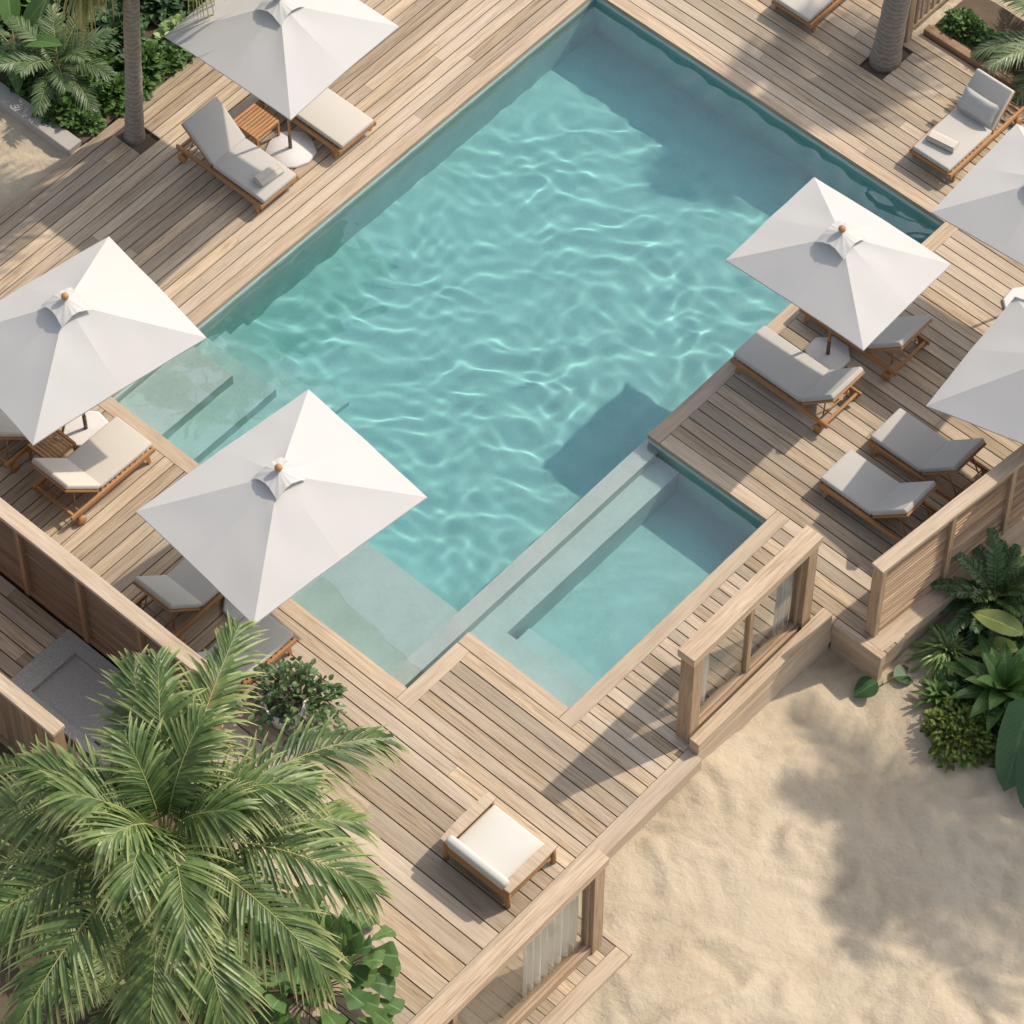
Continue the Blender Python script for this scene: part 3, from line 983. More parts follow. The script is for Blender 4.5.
panel_fence((-.55, -6.66), PI, 9.6, 2.02, [.055, 1.55, 2.98, 4.42, 6.0, 7.7, 9.4], 'brown panelled fence on the left, between loungers and the stone shower tray', M['fence_brown'], face=1, w=.24)
panel_fence((-1.62, -9.02), PI, 9.0, 2.0, [.055, 2.3, 4.6, 6.9, 8.9], 'low corner fence of dark vertical boards at the left edge beside the palm', M['fence_brown'], vertical=True, face=1, w=.22)
# terrace edge under the right fence
led = MB()
Tl = Matrix.Translation((6.15, 2.16, 0)) @ Matrix.Rotation(-R(6), 4, 'Z')
led.box((.05, -.10, -.26), (.40, 11.3, .006), Tl, .5, 1)
led.box((-.1, -.09, -1.3), (.375, 11.3, -.268), Tl, .35, 1)
struct(led.build('deck_edge', M['trim'], None, .008, 2))

def curtain(parent_loc, y0, y1, z0, z1, x, label, folds):
    mb = MB()
    n = folds * 12
    P = []
    for i in range(13):
        v_ = i / 12
        row = []
        for j in range(n + 1):
            u = j / n
            y = y0 + (y1 - y0) * u * (1 + .05 * math.sin(3 * v_)) 
            ph = 2 * PI * folds * u
            row.append((x + (.035 + .015 * v_) * math.sin(ph) + .012 * math.sin(2.3 * ph + 4 * v_), y + .012 * math.cos(ph * 1.3), z1 + (z0 - z1) * v_))
        P.append(row)
    mb.grid(P, .5)
    o = mb.build('curtain', M['linen'])
    so = o.modifiers.new('thickness', 'SOLIDIFY'); so.thickness = .004
    return tag(o, label, 'curtain', 'white curtains behind the window walls')
def window_wall(x0, x1, y0, y1, z0, z1, mull, label, capx=(0, 0), left_open=False):
    xm = (x0 + x1) / 2
    t = tag(empty('window_wall', (xm, (y0 + y1) / 2, z0 + .002), 0), label, 'window wall', 'wood framed window walls')
    h = z1 - z0
    hw, hy = (x1 - x0) / 2, (y1 - y0) / 2
    MB().box((-hw - .04 - capx[0], -hy - .05, h - .20), (hw + .03 + capx[1], hy + .05, h), None, .55, 1).build('cap_beam', M['trim'], t, .008, 2)
    MB().box((-hw + .02, -hy + .24, .0), (hw - .03, hy - .24, .22), None, .5, 1).build('sill', M['fence'], t, .006, 1)
    for y in (-hy, hy - .24):
        MB().box((-hw, y, 0), (hw, y + .24, h - .202), None, .5, 2).build('post', M['fence'], t, .008, 2)
    fr = MB()
    for y in (-hy + .242, hy - .302):
        fr.box((-.05, y, .222), (.05, y + .06, h - .204), None, .4, 2)
    ys = [-hy + .302] + [m_ for m_ in mull] + [hy - .302]
    fr.box((-.05, -hy + .303, .222), (.05, hy - .303, .28), None, .5, 1)
    fr.box((-.05, -hy + .303, h - .27), (.05, hy - .303, h - .204), None, .5, 1)
    fr.build('window_frame', M['fence'], t, .005, 1)
    for m_ in mull:
        MB().box((-.055, m_ - .05, .281), (.055, m_ + .05, h - .272), None, .45, 2).build('mullion', M['fence'], t, .005, 1)
    e = [(-hy + .303)] + [q for m_ in mull for q in (m_ - .051, m_ + .051)] + [hy - .303]
    for a_, c_ in zip(e[0::2], e[1::2]):
        MB().box((-.008, a_ + .001, .281), (.008, c_ - .001, h - .272), None, .5).build('pane', M['glass'], t)
    return t
window_wall(5.02, 5.30, -1.53, 1.62, 0, 2.62, [.02], 'wood framed window wall standing on the deck beside the small plunge pool')
curtain(None, -1.22, -.86, .30, 2.34, 5.06, 'narrow white curtain at the near end of the window wall beside the plunge pool', 3)
curtain(None, .88, 1.30, .30, 2.34, 5.06, 'white curtain at the far end of the window wall beside the plunge pool', 4)
window_wall(6.31, 6.57, -14.1, -5.13, -.40, 2.38, [-2.2 + .08, 1.12], 'long wood framed window wall cut off by the bottom edge of the photo')
curtain(None, -6.80, -5.52, -.12, 2.08, 6.34, 'wide white curtain at the right end of the window wall along the bottom edge', 8)
curtain(None, -10.6, -9.6, -.12, 2.08, 6.34, 'white curtain at the bottom edge of the photo, left in the long window wall', 6)
# sill beam on the deck edge beside the upper wall, and the low platform carrying the lower wall
be = MB().box((5.345, -1.585, .004), (5.555, 1.90, .30), None, .55, 1).build('kerb_beam', M['trim'], None, .010, 2)
tag(be, 'thick pale kerb beam along the deck edge at the foot of the window wall', 'kerb')
pl = MB()
n = 40
for i in range(n):
    y = -14.6 + i * (9.60 / n)
    pl.box((5.68, y, -.445), (6.74, y + 9.60 / n - .014, -.403), None, None, 0)
struct(pl.build('platform_boards', M['deck']))
pb = MB()
pb.box((6.745, -14.6, -.50), (7.02, -5.0, -.400), None, .5, 1)
pb.box((5.67, -4.995, -.50), (7.02, -4.90, -.401), None, .5, 0)
pb.box((5.68, -14.6, -1.3), (6.99, -4.93, -.505), None, .4, 1)
struct(pb.build('platform_border', M['trim'], None, .008, 1))
# stone shower tray in the corridor
st = MB()
st.box((-3.94, -8.28, -.30), (-1.42, -6.80, -.03), None, .5)
tray = MB()
x0, x1, y0, y1, zt_, dp = -3.94, -1.42, -8.28, -6.80, .012, .09
tray = st = MB()
ix0, ix1, iy0, iy1 = x0 + .42, x1 - .3, y0 + .2, y1 - .26
for lo, hi in (((x0, y0, -.2), (ix0, y1, zt_)), ((ix1, y0, -.2), (x1, y1, zt_)), ((ix0, y0, -.2), (ix1, iy0, zt_)), ((ix0, iy1, -.2), (ix1, y1, zt_))):
    st.box(lo, hi, None, .5)
st.box((ix0, iy0, -.2), (ix1, iy1, zt_ - dp), None, .4)
tag(st.build('shower_tray', M['slab']), 'sunken grey stone shower tray between the two left fences', 'shower tray')
# planter kerbs
kb = MB(); kb.box((-22, .52, -.5), (-11.5, .86, .10), None, .5, 0)
tag(kb.build('planter_kerb', M['concrete'], None, .02, 2), 'low concrete kerb between sand and the planting bed, upper left corner', 'kerb')
kb = MB(); kb.box((-1.62, 13.44, -.5), (4.6, 13.62, .13), None, .3, 0); kb.box((-1.60, 13.63, -.5), (4.6, 13.72, .06), None, .6, 0)
tag(kb.build('planter_kerb', M['fence_brown'], None, .015, 2), 'dark timber kerb of the planting bed in the upper right corner', 'kerb')
so_ = MB()
P = [[(x, y, .02 + .05 * mnoise.noise((x * 1.3, y * 1.3, 0))) for x in np.linspace(-22, -11.47, 40)] for y in np.linspace(.87, 16, 60)]
so_.grid(P)
struct(so_.build('planting_soil', M['soil']))
so_ = MB()
P = [[(x, y, -.02 + .05 * mnoise.noise((x * 1.3, y * 1.3, 0))) for x in np.linspace(-1.6, 4.6, 30)] for y in np.linspace(13.63, 15.0, 20)]
so_.grid(P)
struct(so_.build('planting_soil', M['soil']))
so_ = MB()
P = [[(x, y, -.10 + .12 * mnoise.noise((x * .9, y * .9, 0))) for x in np.linspace(-14, 3.74, 60)] for y in np.linspace(-17, -8.0, 40)]
so_.grid(P)
struct(so_.build('planting_soil', M['soil']))
# far part of the deck and the baluster fence
bf_ = tag(empty('baluster_fence', (-1.78, 13.12, 0), PI / 2), 'wooden baluster fence with a square end post at the top right', 'fence')
MB().box((-.07, -.075, .001), (.09, .085, 1.3), None, .6, 2).build('end_post', M['fence'], bf_, .01, 2)
MB().box((.091, -.035, .14), (4.2, .035, .23), None, .5, 0).build('bottom_rail', M['fence'], bf_, .008, 1)
MB().box((.091, -.045, 1.12), (4.2, .045, 1.20), None, .5, 0).build('top_rail', M['fence'], bf_, .008, 1)
for i in range(22):
    MB().box((.24 + i * .175, -.022, .231), (.30 + i * .175, .022, 1.119), None, None, 2).build('baluster', M['fence'], bf_, .004, 1)
# ------------------------------------------------------------------ plants
Z = Vector((0, 0, 1))
def leaf(mb, base, d, L, Wd, droop=.3, fold=.2, n=5, shape='oval', tone=None, up=None, roll=0.0, wavy=0.0):
    tone = rnd.random() if tone is None else tone
    d = Vector(d).normalized()
    up = up or Z
    s = d.cross(up)
    if s.length < .05:
        s = d.cross(Vector((rnd.uniform(-1, 1), rnd.uniform(-1, 1), .01)))
    s.normalize()
    nn = s.cross(d).normalized()
    if roll:
        q = Matrix.Rotation(roll, 3, d)
        s, nn = q @ s, q @ nn
    rows, base = [], Vector(base)
    ph = rnd.uniform(0, 6)
    for i in range(n + 1):
        t = i / n
        p = base + d * (L * t) - Z * (droop * L * t * t) - d * (.35 * droop * droop * L * t * t)
        if shape == 'oval':
            w_ = math.sin(math.pi * min(1, t ** .8 * .97 + .03)) ** .8
        elif shape == 'lance':
            w_ = min(1, (t * 3.2) ** .7 + .25) * (1 - t ** 2.4) ** .9
        elif shape == 'strap':
            w_ = min(1, .55 + t * 1.2) * (1 - t ** 5) ** .8
        elif shape == 'heart':
            w_ = (1.0 if t > .02 else .55) * (1 - t) ** .62 * (.75 + 1.1 * t)
        else:                                                             # fan: narrow foot, broad lobed end
            w_ = (.10 + 1.15 * t ** 1.1) * (1 if t < .82 else 1 - ((t - .82) / .18) ** 2 * .75)
        w_ = max(w_, .015) * Wd / 2
        wv2 = wavy * Wd * math.sin(t * 11 + ph)
        rows.append((p - s * w_ + nn * (fold * w_ + wv2), p, p + s * w_ + nn * (fold * w_ - wv2), t))
    for (a, c, e, t0), (a2, c2, e2, t1) in zip(rows[:-1], rows[1:]):
        mb.face([a, c, c2, a2], [(0, t0), (.5, t0), (.5, t1), (0, t1)], tone, True)
        mb.face([c, e, e2, c2], [(.5, t0), (1, t0), (1, t1), (.5, t1)], tone, True)
def sph(az, el):
    return Vector((math.cos(el) * math.cos(az), math.cos(el) * math.sin(az), math.sin(el)))
def frond(lm, sm_, base, az, el, L, bend, n, ll, lw, vee=.35, droop=.35, a0=68, a1=22, start=.14, sr=.022, tone=.5, tv=.25):
    N = 16
    pts, tang = [Vector(base)], []
    tw = rnd.uniform(-.25, .25)
    for i in range(N):
        t = (i + .5) / N
        e = el - bend * t ** 1.25
        d = sph(az + tw * t * t, e)
        tang.append(d)
        pts.append(pts[-1] + d * (L / N))
    sm_.tube(pts, [sr * (1 - .85 * i / N) for i in range(N + 1)], 5, rnd.random(), False)
    for side in (-1, 1):
        for k in range(n):
            t = start + (1 - start) * (k + rnd.uniform(.2, .8)) / n
            f = t * N
            i = min(N - 1, int(f))
            p = pts[i].lerp(pts[i + 1], f - i)
            d = tang[i]
            s = d.cross(Z)
            if s.length < .05:
                s = Vector((math.sin(az), -math.cos(az), 0))
            s.normalize()
            u = s.cross(d).normalized()
            q = (t - start) / (1 - start)
            an = R(a0 + (a1 - a0) * q + rnd.uniform(-5, 5))
            v = vee * (1 - .5 * q) + rnd.uniform(-.14, .14)
            dirn = d * math.cos(an) + (s * side * math.cos(v) + u * math.sin(v)) * math.sin(an)
            ln = ll * (.38 + .62 * math.sin(math.pi * min(1, .12 + .80 * q) ** .9)) * rnd.uniform(.85, 1.08)
            if q > .93:
                ln *= .8
            leaf(lm, p, dirn, ln, lw * rnd.uniform(.8, 1.15), droop * rnd.uniform(.6, 1.5), .35, 4, 'lance', min(1, max(0, tone + rnd.uniform(-tv, tv))), u)
def trunk(name, base, top, r0, r1, flare, mat, parent, wob=.06):
    b, t = Vector(base), Vector(top)
    pts, rad = [], []
    for i in range(25):
        q = i / 24
        p = b.lerp(t, q) + Vector((wob * math.sin(q * 5), wob * math.cos(q * 4) - wob, 0)) * (1 if q else 0)
        pts.append(p)
        rad.append((r0 + (r1 - r0) * q + flare * math.exp(-q * 14)) * (1 + .03 * math.sin(i * 2.6)))
    return MB().tube(pts, rad, 18, .5).build(name, mat, parent)

# the feather palm in front: every frond is a part
pm = tag(empty('palm_tree', (2.50, -10.38, -.1)), 'big green palm with arching feather fronds filling the lower left corner', 'palm tree')
trunk('trunk', (.05, .0, 0), (0, 0, 5.1), .17, .14, .10, M['bark'], pm)
# (direction in the ground seen from the palm, elevation, length, bend)
SPEC = [(108, 52, 2.6, 50), (70, 42, 3.5, 48), (32, 34, 3.6, 62), (-12, 26, 3.5, 66), (-42, 20, 3.3, 66), (-70, 14, 3.4, 60),
        (-92, 20, 3.6, 70), (-122, 16, 4.1, 55), (-150, 16, 4.2, 60), (176, 20, 4.0, 62), (152, 14, 3.3, 55), (8, 14, 3.1, 55), (-172, 8, 3.8, 50),
        (92, 62, 2.7, 45), (-75, 58, 2.9, 85), (-105, 72, 2.2, 80), (10, 62, 2.5, 65), (165, 60, 2.4, 70), (120, 80, 1.7, 60), (-20, 78, 1.6, 70), (-130, 78, 1.7, 75), (60, 72, 2.0, 60), (-170, 74, 1.9, 60)]
SPEC = [(a_ + 42, e_, l_, b_) for a_, e_, l_, b_ in SPEC]
for k_, (az, el, L, bend) in enumerate(SPEC):
    lm, sm_ = MB(), MB()
    A = az + rnd.uniform(-3, 3)
    frond(lm, sm_, sph(R(A), 0) * .10 + Vector((0, 0, 5.1 + .012 * k_)), R(A), R(el + rnd.uniform(-6, 6)), L * rnd.uniform(.9, 1.06), R(bend + rnd.uniform(-8, 10)), 46, 1.14, .070, .26, .52, tone=.28 + .012 * k_ + rnd.uniform(-.12, .14), tv=.30)
    fo = lm.build('frond', M['frond'], pm)
    sm_.build('frond_stem', M['stem'], fo)
# the same kind of palm beyond the right edge, which shades the sand
p2 = copy_tree(pm)
p2.location = (12.5, 8.9, -.6)
for ch in list(p2.children):
    if ch.name.startswith('frond'):
        ch.location.z += 3.9
    else:
        bpy.data.objects.remove(ch)
trunk('trunk', (.15, .1, 0), (0, 0, 9.0), .19, .14, .12, M['bark'], p2)
p2.rotation_euler = (0, 0, 1.0)
p2['label'] = 'feather palm beyond the right edge of the photo whose shadow falls on the sand'
pm['group'] = p2['group'] = 'feather palms in the sand'

def fan_leaf(lm, sm_, base, az, el, pet, rad, n=38, tone=.5, hang=.55):
    d = sph(az, el)
    hub = Vector(base) + d * pet - Z * (.12 * pet)
    sm_.tube([Vector(base), Vector(base).lerp(hub, .5) + Z * .04, hub], [.02, .015, .012], 5, .5, False)
    s = d.cross(Z).normalized()
    d2 = (d - Z * .45).normalized()
    u = s.cross(d2).normalized()
    for k in range(n):
        an = R(-115 + 230 * (k + .5) / n)
        q = d2 * math.cos(an) + s * math.sin(an) + u * rnd.uniform(-.05, .12)
        leaf(lm, hub, q, rad * rnd.uniform(.70, 1.08) * (.75 + .25 * math.cos(an)), .075 + .02 * rad, hang * rnd.uniform(.7, 1.4), .4, 6, 'lance', min(1, max(0, tone + rnd.uniform(-.2, .2))), u)
def fan_palm(loc, h, lean, r0, r1, flare, label, nl, pet, rad, seed, pw=2, extra=()):
    t = tag(empty('fan_palm', loc), label, 'palm tree', 'palms growing through the deck')
    pts, thick = [], []
    for i in range(29):
        q = i / 28
        pts.append(Vector((lean[0] * q ** pw, lean[1] * q ** pw, h * q)) + Vector((.05 * math.sin(q * 7), .05 * math.sin(q * 5), 0)))
        thick.append((r0 + (r1 - r0) * q + flare * math.exp(-q * 14)) * (1 + .03 * math.sin(i * 2.6)))
    MB().tube(pts, thick, 18, .5).build('trunk', M['bark'], t)
    lm, sm_ = MB(), MB()
    for k in range(nl):
        az = k * 2.4 + seed
        el = R(70 - 110 * (k / nl) ** .8)
        if el < .5 and math.cos(az - R(-48)) > .80:
            continue
        fan_leaf(lm, sm_, (lean[0], lean[1], h - .02 - .012 * k), az, el, pet * rnd.uniform(.8, 1.1), rad * rnd.uniform(.9, 1.1), tone=.75 - .6 * (k / nl) if k < nl - 5 else .95)
    for az, el, pt_ in extra:
        fan_leaf(lm, sm_, (lean[0], lean[1], h - .1), R(az), R(el), pt_, rad * 1.15, tone=.8)
    cr = lm.build('crown', M['fan'], t)
    sm_.build('leaf_stalks', M['stem'], cr)
    return t
fan_palm((-10.95, 1.66, -.25), 6.7, (.55, .65), .165, .135, .06, 'slim grey palm trunk rising through a hole in the deck in the upper left', 26, 1.05, 1.3, .4, 2, ((228, -52, 1.9), (240, -35, 1.6), (38, -66, 1.35), (200, -40, 1.9)))
fan_palm((-1.74, 12.44, -.1), 8.2, (1.9, 5.2),   .25, .22, .07, 'thick ringed palm trunk standing in the deck at the top right', 22, 1.0, 1.1, 1.1, 3.2)

def shrub(loc, rx, ry, rz_, n, L, Wd, mat, label, shape='oval', name='leafy_shrub', group=None, stems=10, fold=.2, low=0.05, droop=.35, nseg=4, lumpy_=.3):
    t = tag(empty(name, loc), label, 'shrub', group)
    lm, sm_ = MB(), MB()
    ends = []
    for k in range(stems):
        a, e = rnd.uniform(0, 6.28), R(rnd.uniform(25, 85))
        q = sph(a, e)
        p = Vector((q.x * rx * .75, q.y * ry * .75, q.z * rz_ * .8))
        sm_.tube([(0, 0, 0), p * .5 + Vector((0, 0, .05)), p], [.014, .010, .005], 5, .5, False)
        ends.append(p)
    for k in range(n):
        a = rnd.uniform(0, 6.28)
        e = math.asin(rnd.uniform(low, 1))
        rr = rnd.uniform(.35, 1) ** .5
        q = sph(a, e)
        lump = .78 + lumpy_ * mnoise.noise((q.x * 2.2 + loc[0] * 3, q.y * 2.2 + loc[1] * 3, q.z * 2.2))
        p = Vector((q.x * rx, q.y * ry, q.z * rz_)) * rr * lump
        d = (q + Vector((rnd.uniform(-.7, .7), rnd.uniform(-.7, .7), rnd.uniform(-.35, .5)))).normalized()
        leaf(lm, p, d, L * rnd.uniform(.65, 1.2), Wd * rnd.uniform(.75, 1.15), droop * rnd.uniform(.3, 1.6), fold, nseg, shape, rnd.random(), wavy=.02)
    fo = lm.build('foliage', mat, t)
    sm_.build('stems', M['twig'], t)
    return t
def rosette(loc, n, L, Wd, e0, e1, mat, label, shape='strap', name='rosette_plant', droop=.35, fold=.25, group=None, nseg=6, cat='plant'):
    t = tag(empty(name, loc), label, cat, group)
    lm = MB()
    for k in range(n):
        q = k / max(1, n - 1)
        az = k * 2.39996 + rnd.uniform(-.2, .2)
        el = R(e1 + (e0 - e1) * q ** .9 + rnd.uniform(-6, 6))
        leaf(lm, sph(az, 0) * .03 + Vector((0, 0, .08 + .1 * (1 - q))), sph(az, el), L * rnd.uniform(.82, 1.1) * (.65 + .35 * q), Wd * rnd.uniform(.85, 1.1), droop * rnd.uniform(.7, 1.3), fold, nseg, shape, min(1, max(0, .75 - .5 * q + rnd.uniform(-.2, .2))))
    lm.build('leaves', mat, t)
    MB().tube([(0, 0, -.12), (0, 0, .16)], [.06, .04], 8, .5).build('stem', M['twig'], t)
    return t
def fern_palm(loc, n, L, ll, lw, e0, e1, bend, mat, label, name='cycad', nl=34, cat='plant', vee=.25, group=None, droop=.15, a0=72, a1=30, th=.25):
    t = tag(empty(name, loc), label, cat, group)
    lm, sm_ = MB(), MB()
    for k in range(n):
        q = k / max(1, n - 1)
        az = k * 2.39996 + rnd.uniform(-.15, .15)
        frond(lm, sm_, sph(az, 0) * .05 + Vector((0, 0, th)), az, R(e1 + (e0 - e1) * q), L * rnd.uniform(.85, 1.1), R(bend * rnd.uniform(.8, 1.2)), nl, ll, lw, vee, droop, a0, a1, .10, .012, tone=.7 - .45 * q)
    lm.build('crown', mat, t)
    sm_.build('leaf_stalks', M['stem'], t)
    MB().tube([(0, 0, -.15), (0, 0, th + .02)], [.11, .09], 10, .4).build('trunk', M['bark'], t)
    return t
def big_leaf(loc, stalk, leaves, mat, label, name='broad_leaf_plant', shape='heart'):
    """leaves: (azimuth, elevation of stalk, stalk length, leaf length, width, blade elevation)"""
    t = tag(empty(name, loc), label, 'plant')
    sm_ = MB()
    for az, el, sl, L, Wd, be, *la in leaves:
        e = sph(R(az), R(el)) * sl
        az = la[0] if la else az
        sm_.tube([(0, 0, -.1), e * .5 + Vector((0, 0, .06)), e], [.022, .016, .011], 6, .5, False)
        lm = MB()
        leaf(lm, e, sph(R(az), R(be)), L, Wd, .22, .16, 10, shape, rnd.uniform(.3, .8), wavy=.012)
        lm.build('leaf', mat, t)
    sm_.build('stems', M['stem'], t)
    return t

# right hand plants on the sand
fern_palm((7.2, 4.3, -.64), 24, 1.1, .22, .085, 12, 74, 50, M['leaf_fern'], 'dark cycad with ribbed fronds in front of the right fence', nl=30, a0=66, a1=45, th=.4)
rosette((7.2, 3.05, -.66), 150, 1.05, .050, 8, 78, M['leaf_pale'], 'tuft of narrow grassy leaves by the corner of the raised deck', 'lance', 'grass_tuft', .55, .3)
rosette((8.45, 2.95, -.35), 26, 1.25, .36, 12, 70, M['leaf_mid'], 'glossy rosette with broad tapering leaves at the right edge', 'lance', 'rosette_plant', .28, .22)
rosette((7.65, 2.30, -.66), 36, .60, .13, 5, 70, M['leaf_mid'], 'small low rosette between the grassy tuft and the mossy bush', 'lance', 'rosette_plant', .3, .25)
shrub((8.35, 2.0, -.68), .82, .82, .7, 1300, .14, .065, M['leaf_moss'], 'dense mossy green bush on the sand at the right', 'oval', 'leafy_shrub', None, 12)
big_leaf((9.3, 2.9, -.68), 0, [(246, 75, 1.33, 1.42, .82, -32, 292), (300, 60, 1.0, 1.3, .8, -15), (30, 55, .8, 1.1, .65, -10)], M['leaf_dark'], 'plant with huge dark blades hanging over the sand at the lower right edge', shape='heart')
big_leaf((8.35, 3.9, -.66), 0, [(220, 75, .95, 1.0, .46, 6, 190), (240, 62, .7, .8, .46, -5, 215)], M['leaf_yellow'], 'yellow green broad leaves above the glossy rosette at the right edge', shape='oval')
big_leaf((6.72, 2.02, -.82), 0, [(250, 48, .30, .46, .42, -5), (60, 55, .22, .44, .42, -8)], M['leaf_dark'], 'tiny plant with two round leaves by the corner of the raised deck', 'seedling', 'oval')
shrub((7.75, 6.3, -.6), .6, .6, .75, 170, .42, .17, M['leaf_dark'], 'dark bush with long leaves against the right fence at the photo edge', 'lance', droop=.4, nseg=5)
shrub((9.1, 3.9, -.66), .6, .6, .6, 160, .34, .15, M['leaf_dark'], 'dark leafy bush behind the glossy rosette at the right edge', 'oval', nseg=5)
shrub((10.2, 3.0, -.66), .7, .7, .8, 200, .36, .16, M['leaf_mid'], 'green bush past the huge dark blades, at the right edge of the photo', 'oval', nseg=5)

shrub((8.0, 3.75, -.66), .55, .55, .6, 170, .36, .16, M['leaf_dark'], 'dark bush between the cycad and the glossy rosette', 'lance', nseg=5)
shrub((9.35, 2.2, -.68), .5, .5, .5, 260, .2, .11, M['leaf_mid'], 'green bush under the huge dark blades', 'oval', nseg=4)
rosette((8.1, 5.2, -.62), 30, 1.0, .2, 15, 75, M['leaf_fern'], 'dark strappy rosette behind the cycad at the right edge', 'lance', 'rosette_plant', .35, .2)
for x, y, r_, h_, L, lb in ((7.45, 3.75, .45, .5, .26, 'dark bush between the grassy tuft and the cycad'), (8.0, 2.65, .45, .55, .24, 'dark bush squeezed between the small rosette and the glossy one'),
        (8.85, 2.55, .5, .6, .26, 'dark bush between the mossy bush and the huge dark blades'), (8.9, 3.5, .55, .8, .3, 'tall dark bush at the right edge above the glossy rosette'), (7.7, 5.0, .5, .6, .28, 'dark bush at the foot of the right fence behind the cycad')):
    shrub((x, y, -.66), r_, r_, h_, 230, L, L * .5, M['leaf_dark'], lb, 'oval', nseg=4)
# potted shrub and the fig in front
pt = tag(empty('flower_pot', (.02, -5.62, .002)), 'round white pot holding a small bush beside the front palm', 'pot')
MB().lathe([(.20, 0), (.25, .03), (.33, .42), (.345, .50), (.31, .50), (.29, .44)], 28, None, .5).build('pot_body', M['pot'], pt)
MB().lathe([(.30, .40), (.30, .445)], 24, None, .5).build('potting_soil', M['soil'], pt)
shrub((.15, -5.42, .45), .92, .75, .72, 520, .16, .095, M['leaf_pot'], 'bushy small leaved plant growing from the white pot', 'oval', 'potted_shrub', None, 30, low=-.1, lumpy_=.75)
def fig(loc, label, n, rx, rz_, L):
    t = tag(empty('fig_shrub', loc), label, 'shrub', 'broad leaved shrubs under the front palm')
    lm, sm_ = MB(), MB()
    for k in range(n):
        a = k * 2.4 + rnd.uniform(-.4, .4)
        e = R(rnd.uniform(5, 80))
        q = sph(a, e)
        p = Vector((q.x * rx, q.y * rx, q.z * rz_)) * rnd.uniform(.55, 1.0)
        sm_.tube([(0, 0, 0), p * .55 + Vector((0, 0, .1)), p], [.016, .011, .007], 5, .5, False)
        d = (q + Vector((rnd.uniform(-.3, .3), rnd.uniform(-.3, .3), rnd.uniform(-.5, .05)))).normalized()
        leaf(lm, p, d, L * rnd.uniform(.7, 1.15), L * rnd.uniform(.62, .85), .25 * rnd.uniform(.4, 1.6), .10, 9, 'fan', rnd.random(), wavy=.035, roll=rnd.uniform(-.5, .5))
    lm.build('foliage', M['leaf_fig'], t)
    sm_.build('stems', M['twig'], t)
fig((3.80, -8.95, -.1), 'dark shrub with big lobed leaves leaning over the deck right of the palm trunk', 80, 1.25, 1.8, .60)
fig((2.2, -8.9, -.1), 'dark shrub with big lobed leaves behind the palm trunk', 36, 1.0, 1.0, .42)
fern_palm((1.6, -10.9, -.1), 14, 1.5, .42, .04, 15, 70, 60, M['frond'], 'young feather palm under the big one at the bottom edge', 'young_palm', 34, 'palm tree')
fern_palm((-.6, -10.6, -.1), 14, 1.4, .42, .04, 15, 70, 60, M['frond'], 'young feather palm at the left edge under the big palm', 'young_palm', 34, 'palm tree')
shrub((.4, -9.6, -.1), .8, .8, .7, 260, .26, .13, M['leaf_dark'], 'dark bush in the shade left of the palm trunk', nseg=4)
shrub((4.1, -11.3, -.1), .8, .8, .9, 240, .30, .17, M['leaf_dark'], 'dark bush at the bottom edge in front of the palm trunk', nseg=4)

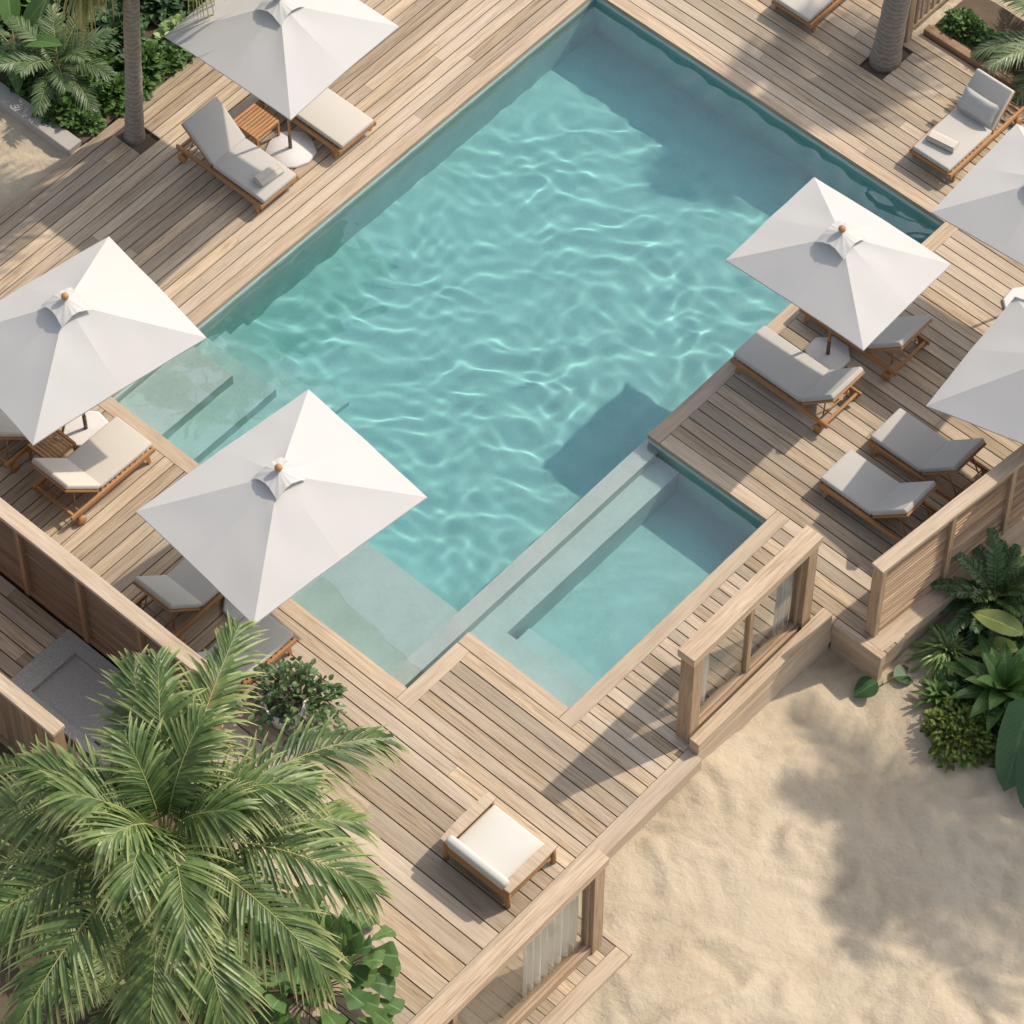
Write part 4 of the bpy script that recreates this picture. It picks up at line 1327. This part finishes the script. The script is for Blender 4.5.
# planting bed in the upper left
TLG = 'shrubs in the upper left planting bed'
fern_palm((-13.0, 1.75, .05), 15, 1.25, .36, .045, 14, 72, 55, M['leaf_tl'], 'pale feathery palm low in the upper left bed beside the slim trunk', 'young_palm', 34, 'palm tree', droop=.25)
big_leaf((-14.0, 1.55, .05), 0, [(70, 68, .55, 1.35, .46, 55), (10, 62, .5, 1.25, .42, 38), (200, 60, .5, 1.2, .44, 30), (285, 55, .4, 1.0, .4, 15), (320, 50, .45, .95, .36, 5), (140, 62, .5, 1.2, .42, 40)], M['leaf_mid'], 'banana like plant with tall broad blades in the upper left corner', 'banana_plant', 'oval')
for k_, (x, y, r_, h_, L, Wd, mt, lb) in enumerate([
        (-12.35, 1.15, .55, .5, .20, .15, 'leaf_mid', 'low round leaved bush spilling over the kerb end below the pale young palm'),
        (-11.85, 2.05, .45, .45, .20, .14, 'leaf_mid', 'low bush at the deck edge just left of the slim trunk'),
        (-11.95, 2.95, .50, .55, .22, .16, 'leaf_mid', 'bright bush right of the slim trunk at the deck edge'),
        (-11.95, 3.9, .50, .5, .20, .15, 'leaf_pale', 'pale leaved bush hanging over the deck edge left of the far umbrella'),
        (-12.0, 4.9, .55, .6, .22, .15, 'leaf_mid', 'green bush behind the left tip of the far umbrella'),
        (-12.9, 3.1, .70, .8, .24, .17, 'leaf_dark', 'dark bush behind the slim trunk'),
        (-13.0, 4.3, .75, .8, .22, .15, 'leaf_dark', 'dark bush at the top edge right of the slim trunk'),
        (-13.9, 2.9, .75, .8, .24, .16, 'leaf_dark', 'dark bush at the top edge behind the pale young palm'),
        (-13.3, 1.2, .45, .4, .17, .13, 'leaf_mid', 'small low bush on the kerb under the banana like plant'),
        (-14.9, 1.35, .6, .6, .24, .16, 'leaf_dark', 'dark bush at the left edge beside the banana like plant'),
        (-15.0, 2.6, .8, .9, .30, .20, 'leaf_mid', 'tall green bush in the extreme upper left corner'),
        (-14.3, 4.0, .8, .9, .26, .18, 'leaf_dark', 'dark bush at the top edge above the banana like plant'),
        (-13.1, 5.6, .8, .8, .24, .16, 'leaf_dark', 'dark bush at the top edge behind the far umbrella'),
        (-12.6, 2.2, .5, .55, .2, .14, 'leaf_mid', 'bush between the pale young palm and the slim trunk')]):
    shrub((x, y, .0), r_, r_, h_, int(420 * r_ / .6), L, Wd, M[mt], lb, 'heart' if k_ % 2 else 'oval', 'leafy_shrub', TLG, 12, nseg=4)
for x, y, r_, h_ in ((-11.75, 1.25, .32, .32), (-11.72, 2.5, .36, .36), (-11.75, 3.4, .36, .4), (-11.7, 4.4, .38, .4), (-11.7, 5.5, .4, .45)):
    shrub((x, y, .0), r_, r_, h_, 230, .15, .11, M['leaf_mid'], 'ground covering leaf clumps spilling onto the far left deck edge', 'heart', 'leafy_clump', 'leaf clumps along the far left deck edge', 8, nseg=3)
# planting in the upper right
shrub((-1.05, 14.0, -.05), .55, .45, .55, 520, .13, .085, M['leaf_mid'], 'bright green bush behind the timber kerb in the upper right', 'oval', 'leafy_shrub', None, 14)
shrub((-.35, 14.0, -.05), .55, .45, .5, 420, .13, .085, M['leaf_mid'], 'green bush next to the silvery palm in the upper right', 'oval', 'leafy_shrub', None, 14)
fern_palm((.95, 14.75, .0), 18, 1.9, .5, .05, 8, 70, 65, M['leaf_silver'], 'silvery feather palm in the upper right corner', 'young_palm', 40, 'palm tree', droop=.4)
shrub((1.2, 13.95, -.05), .6, .45, .5, 320, .20, .08, M['leaf_dark'], 'dark bush under the silvery palm at the right edge', 'lance', 'leafy_shrub', None, 10)
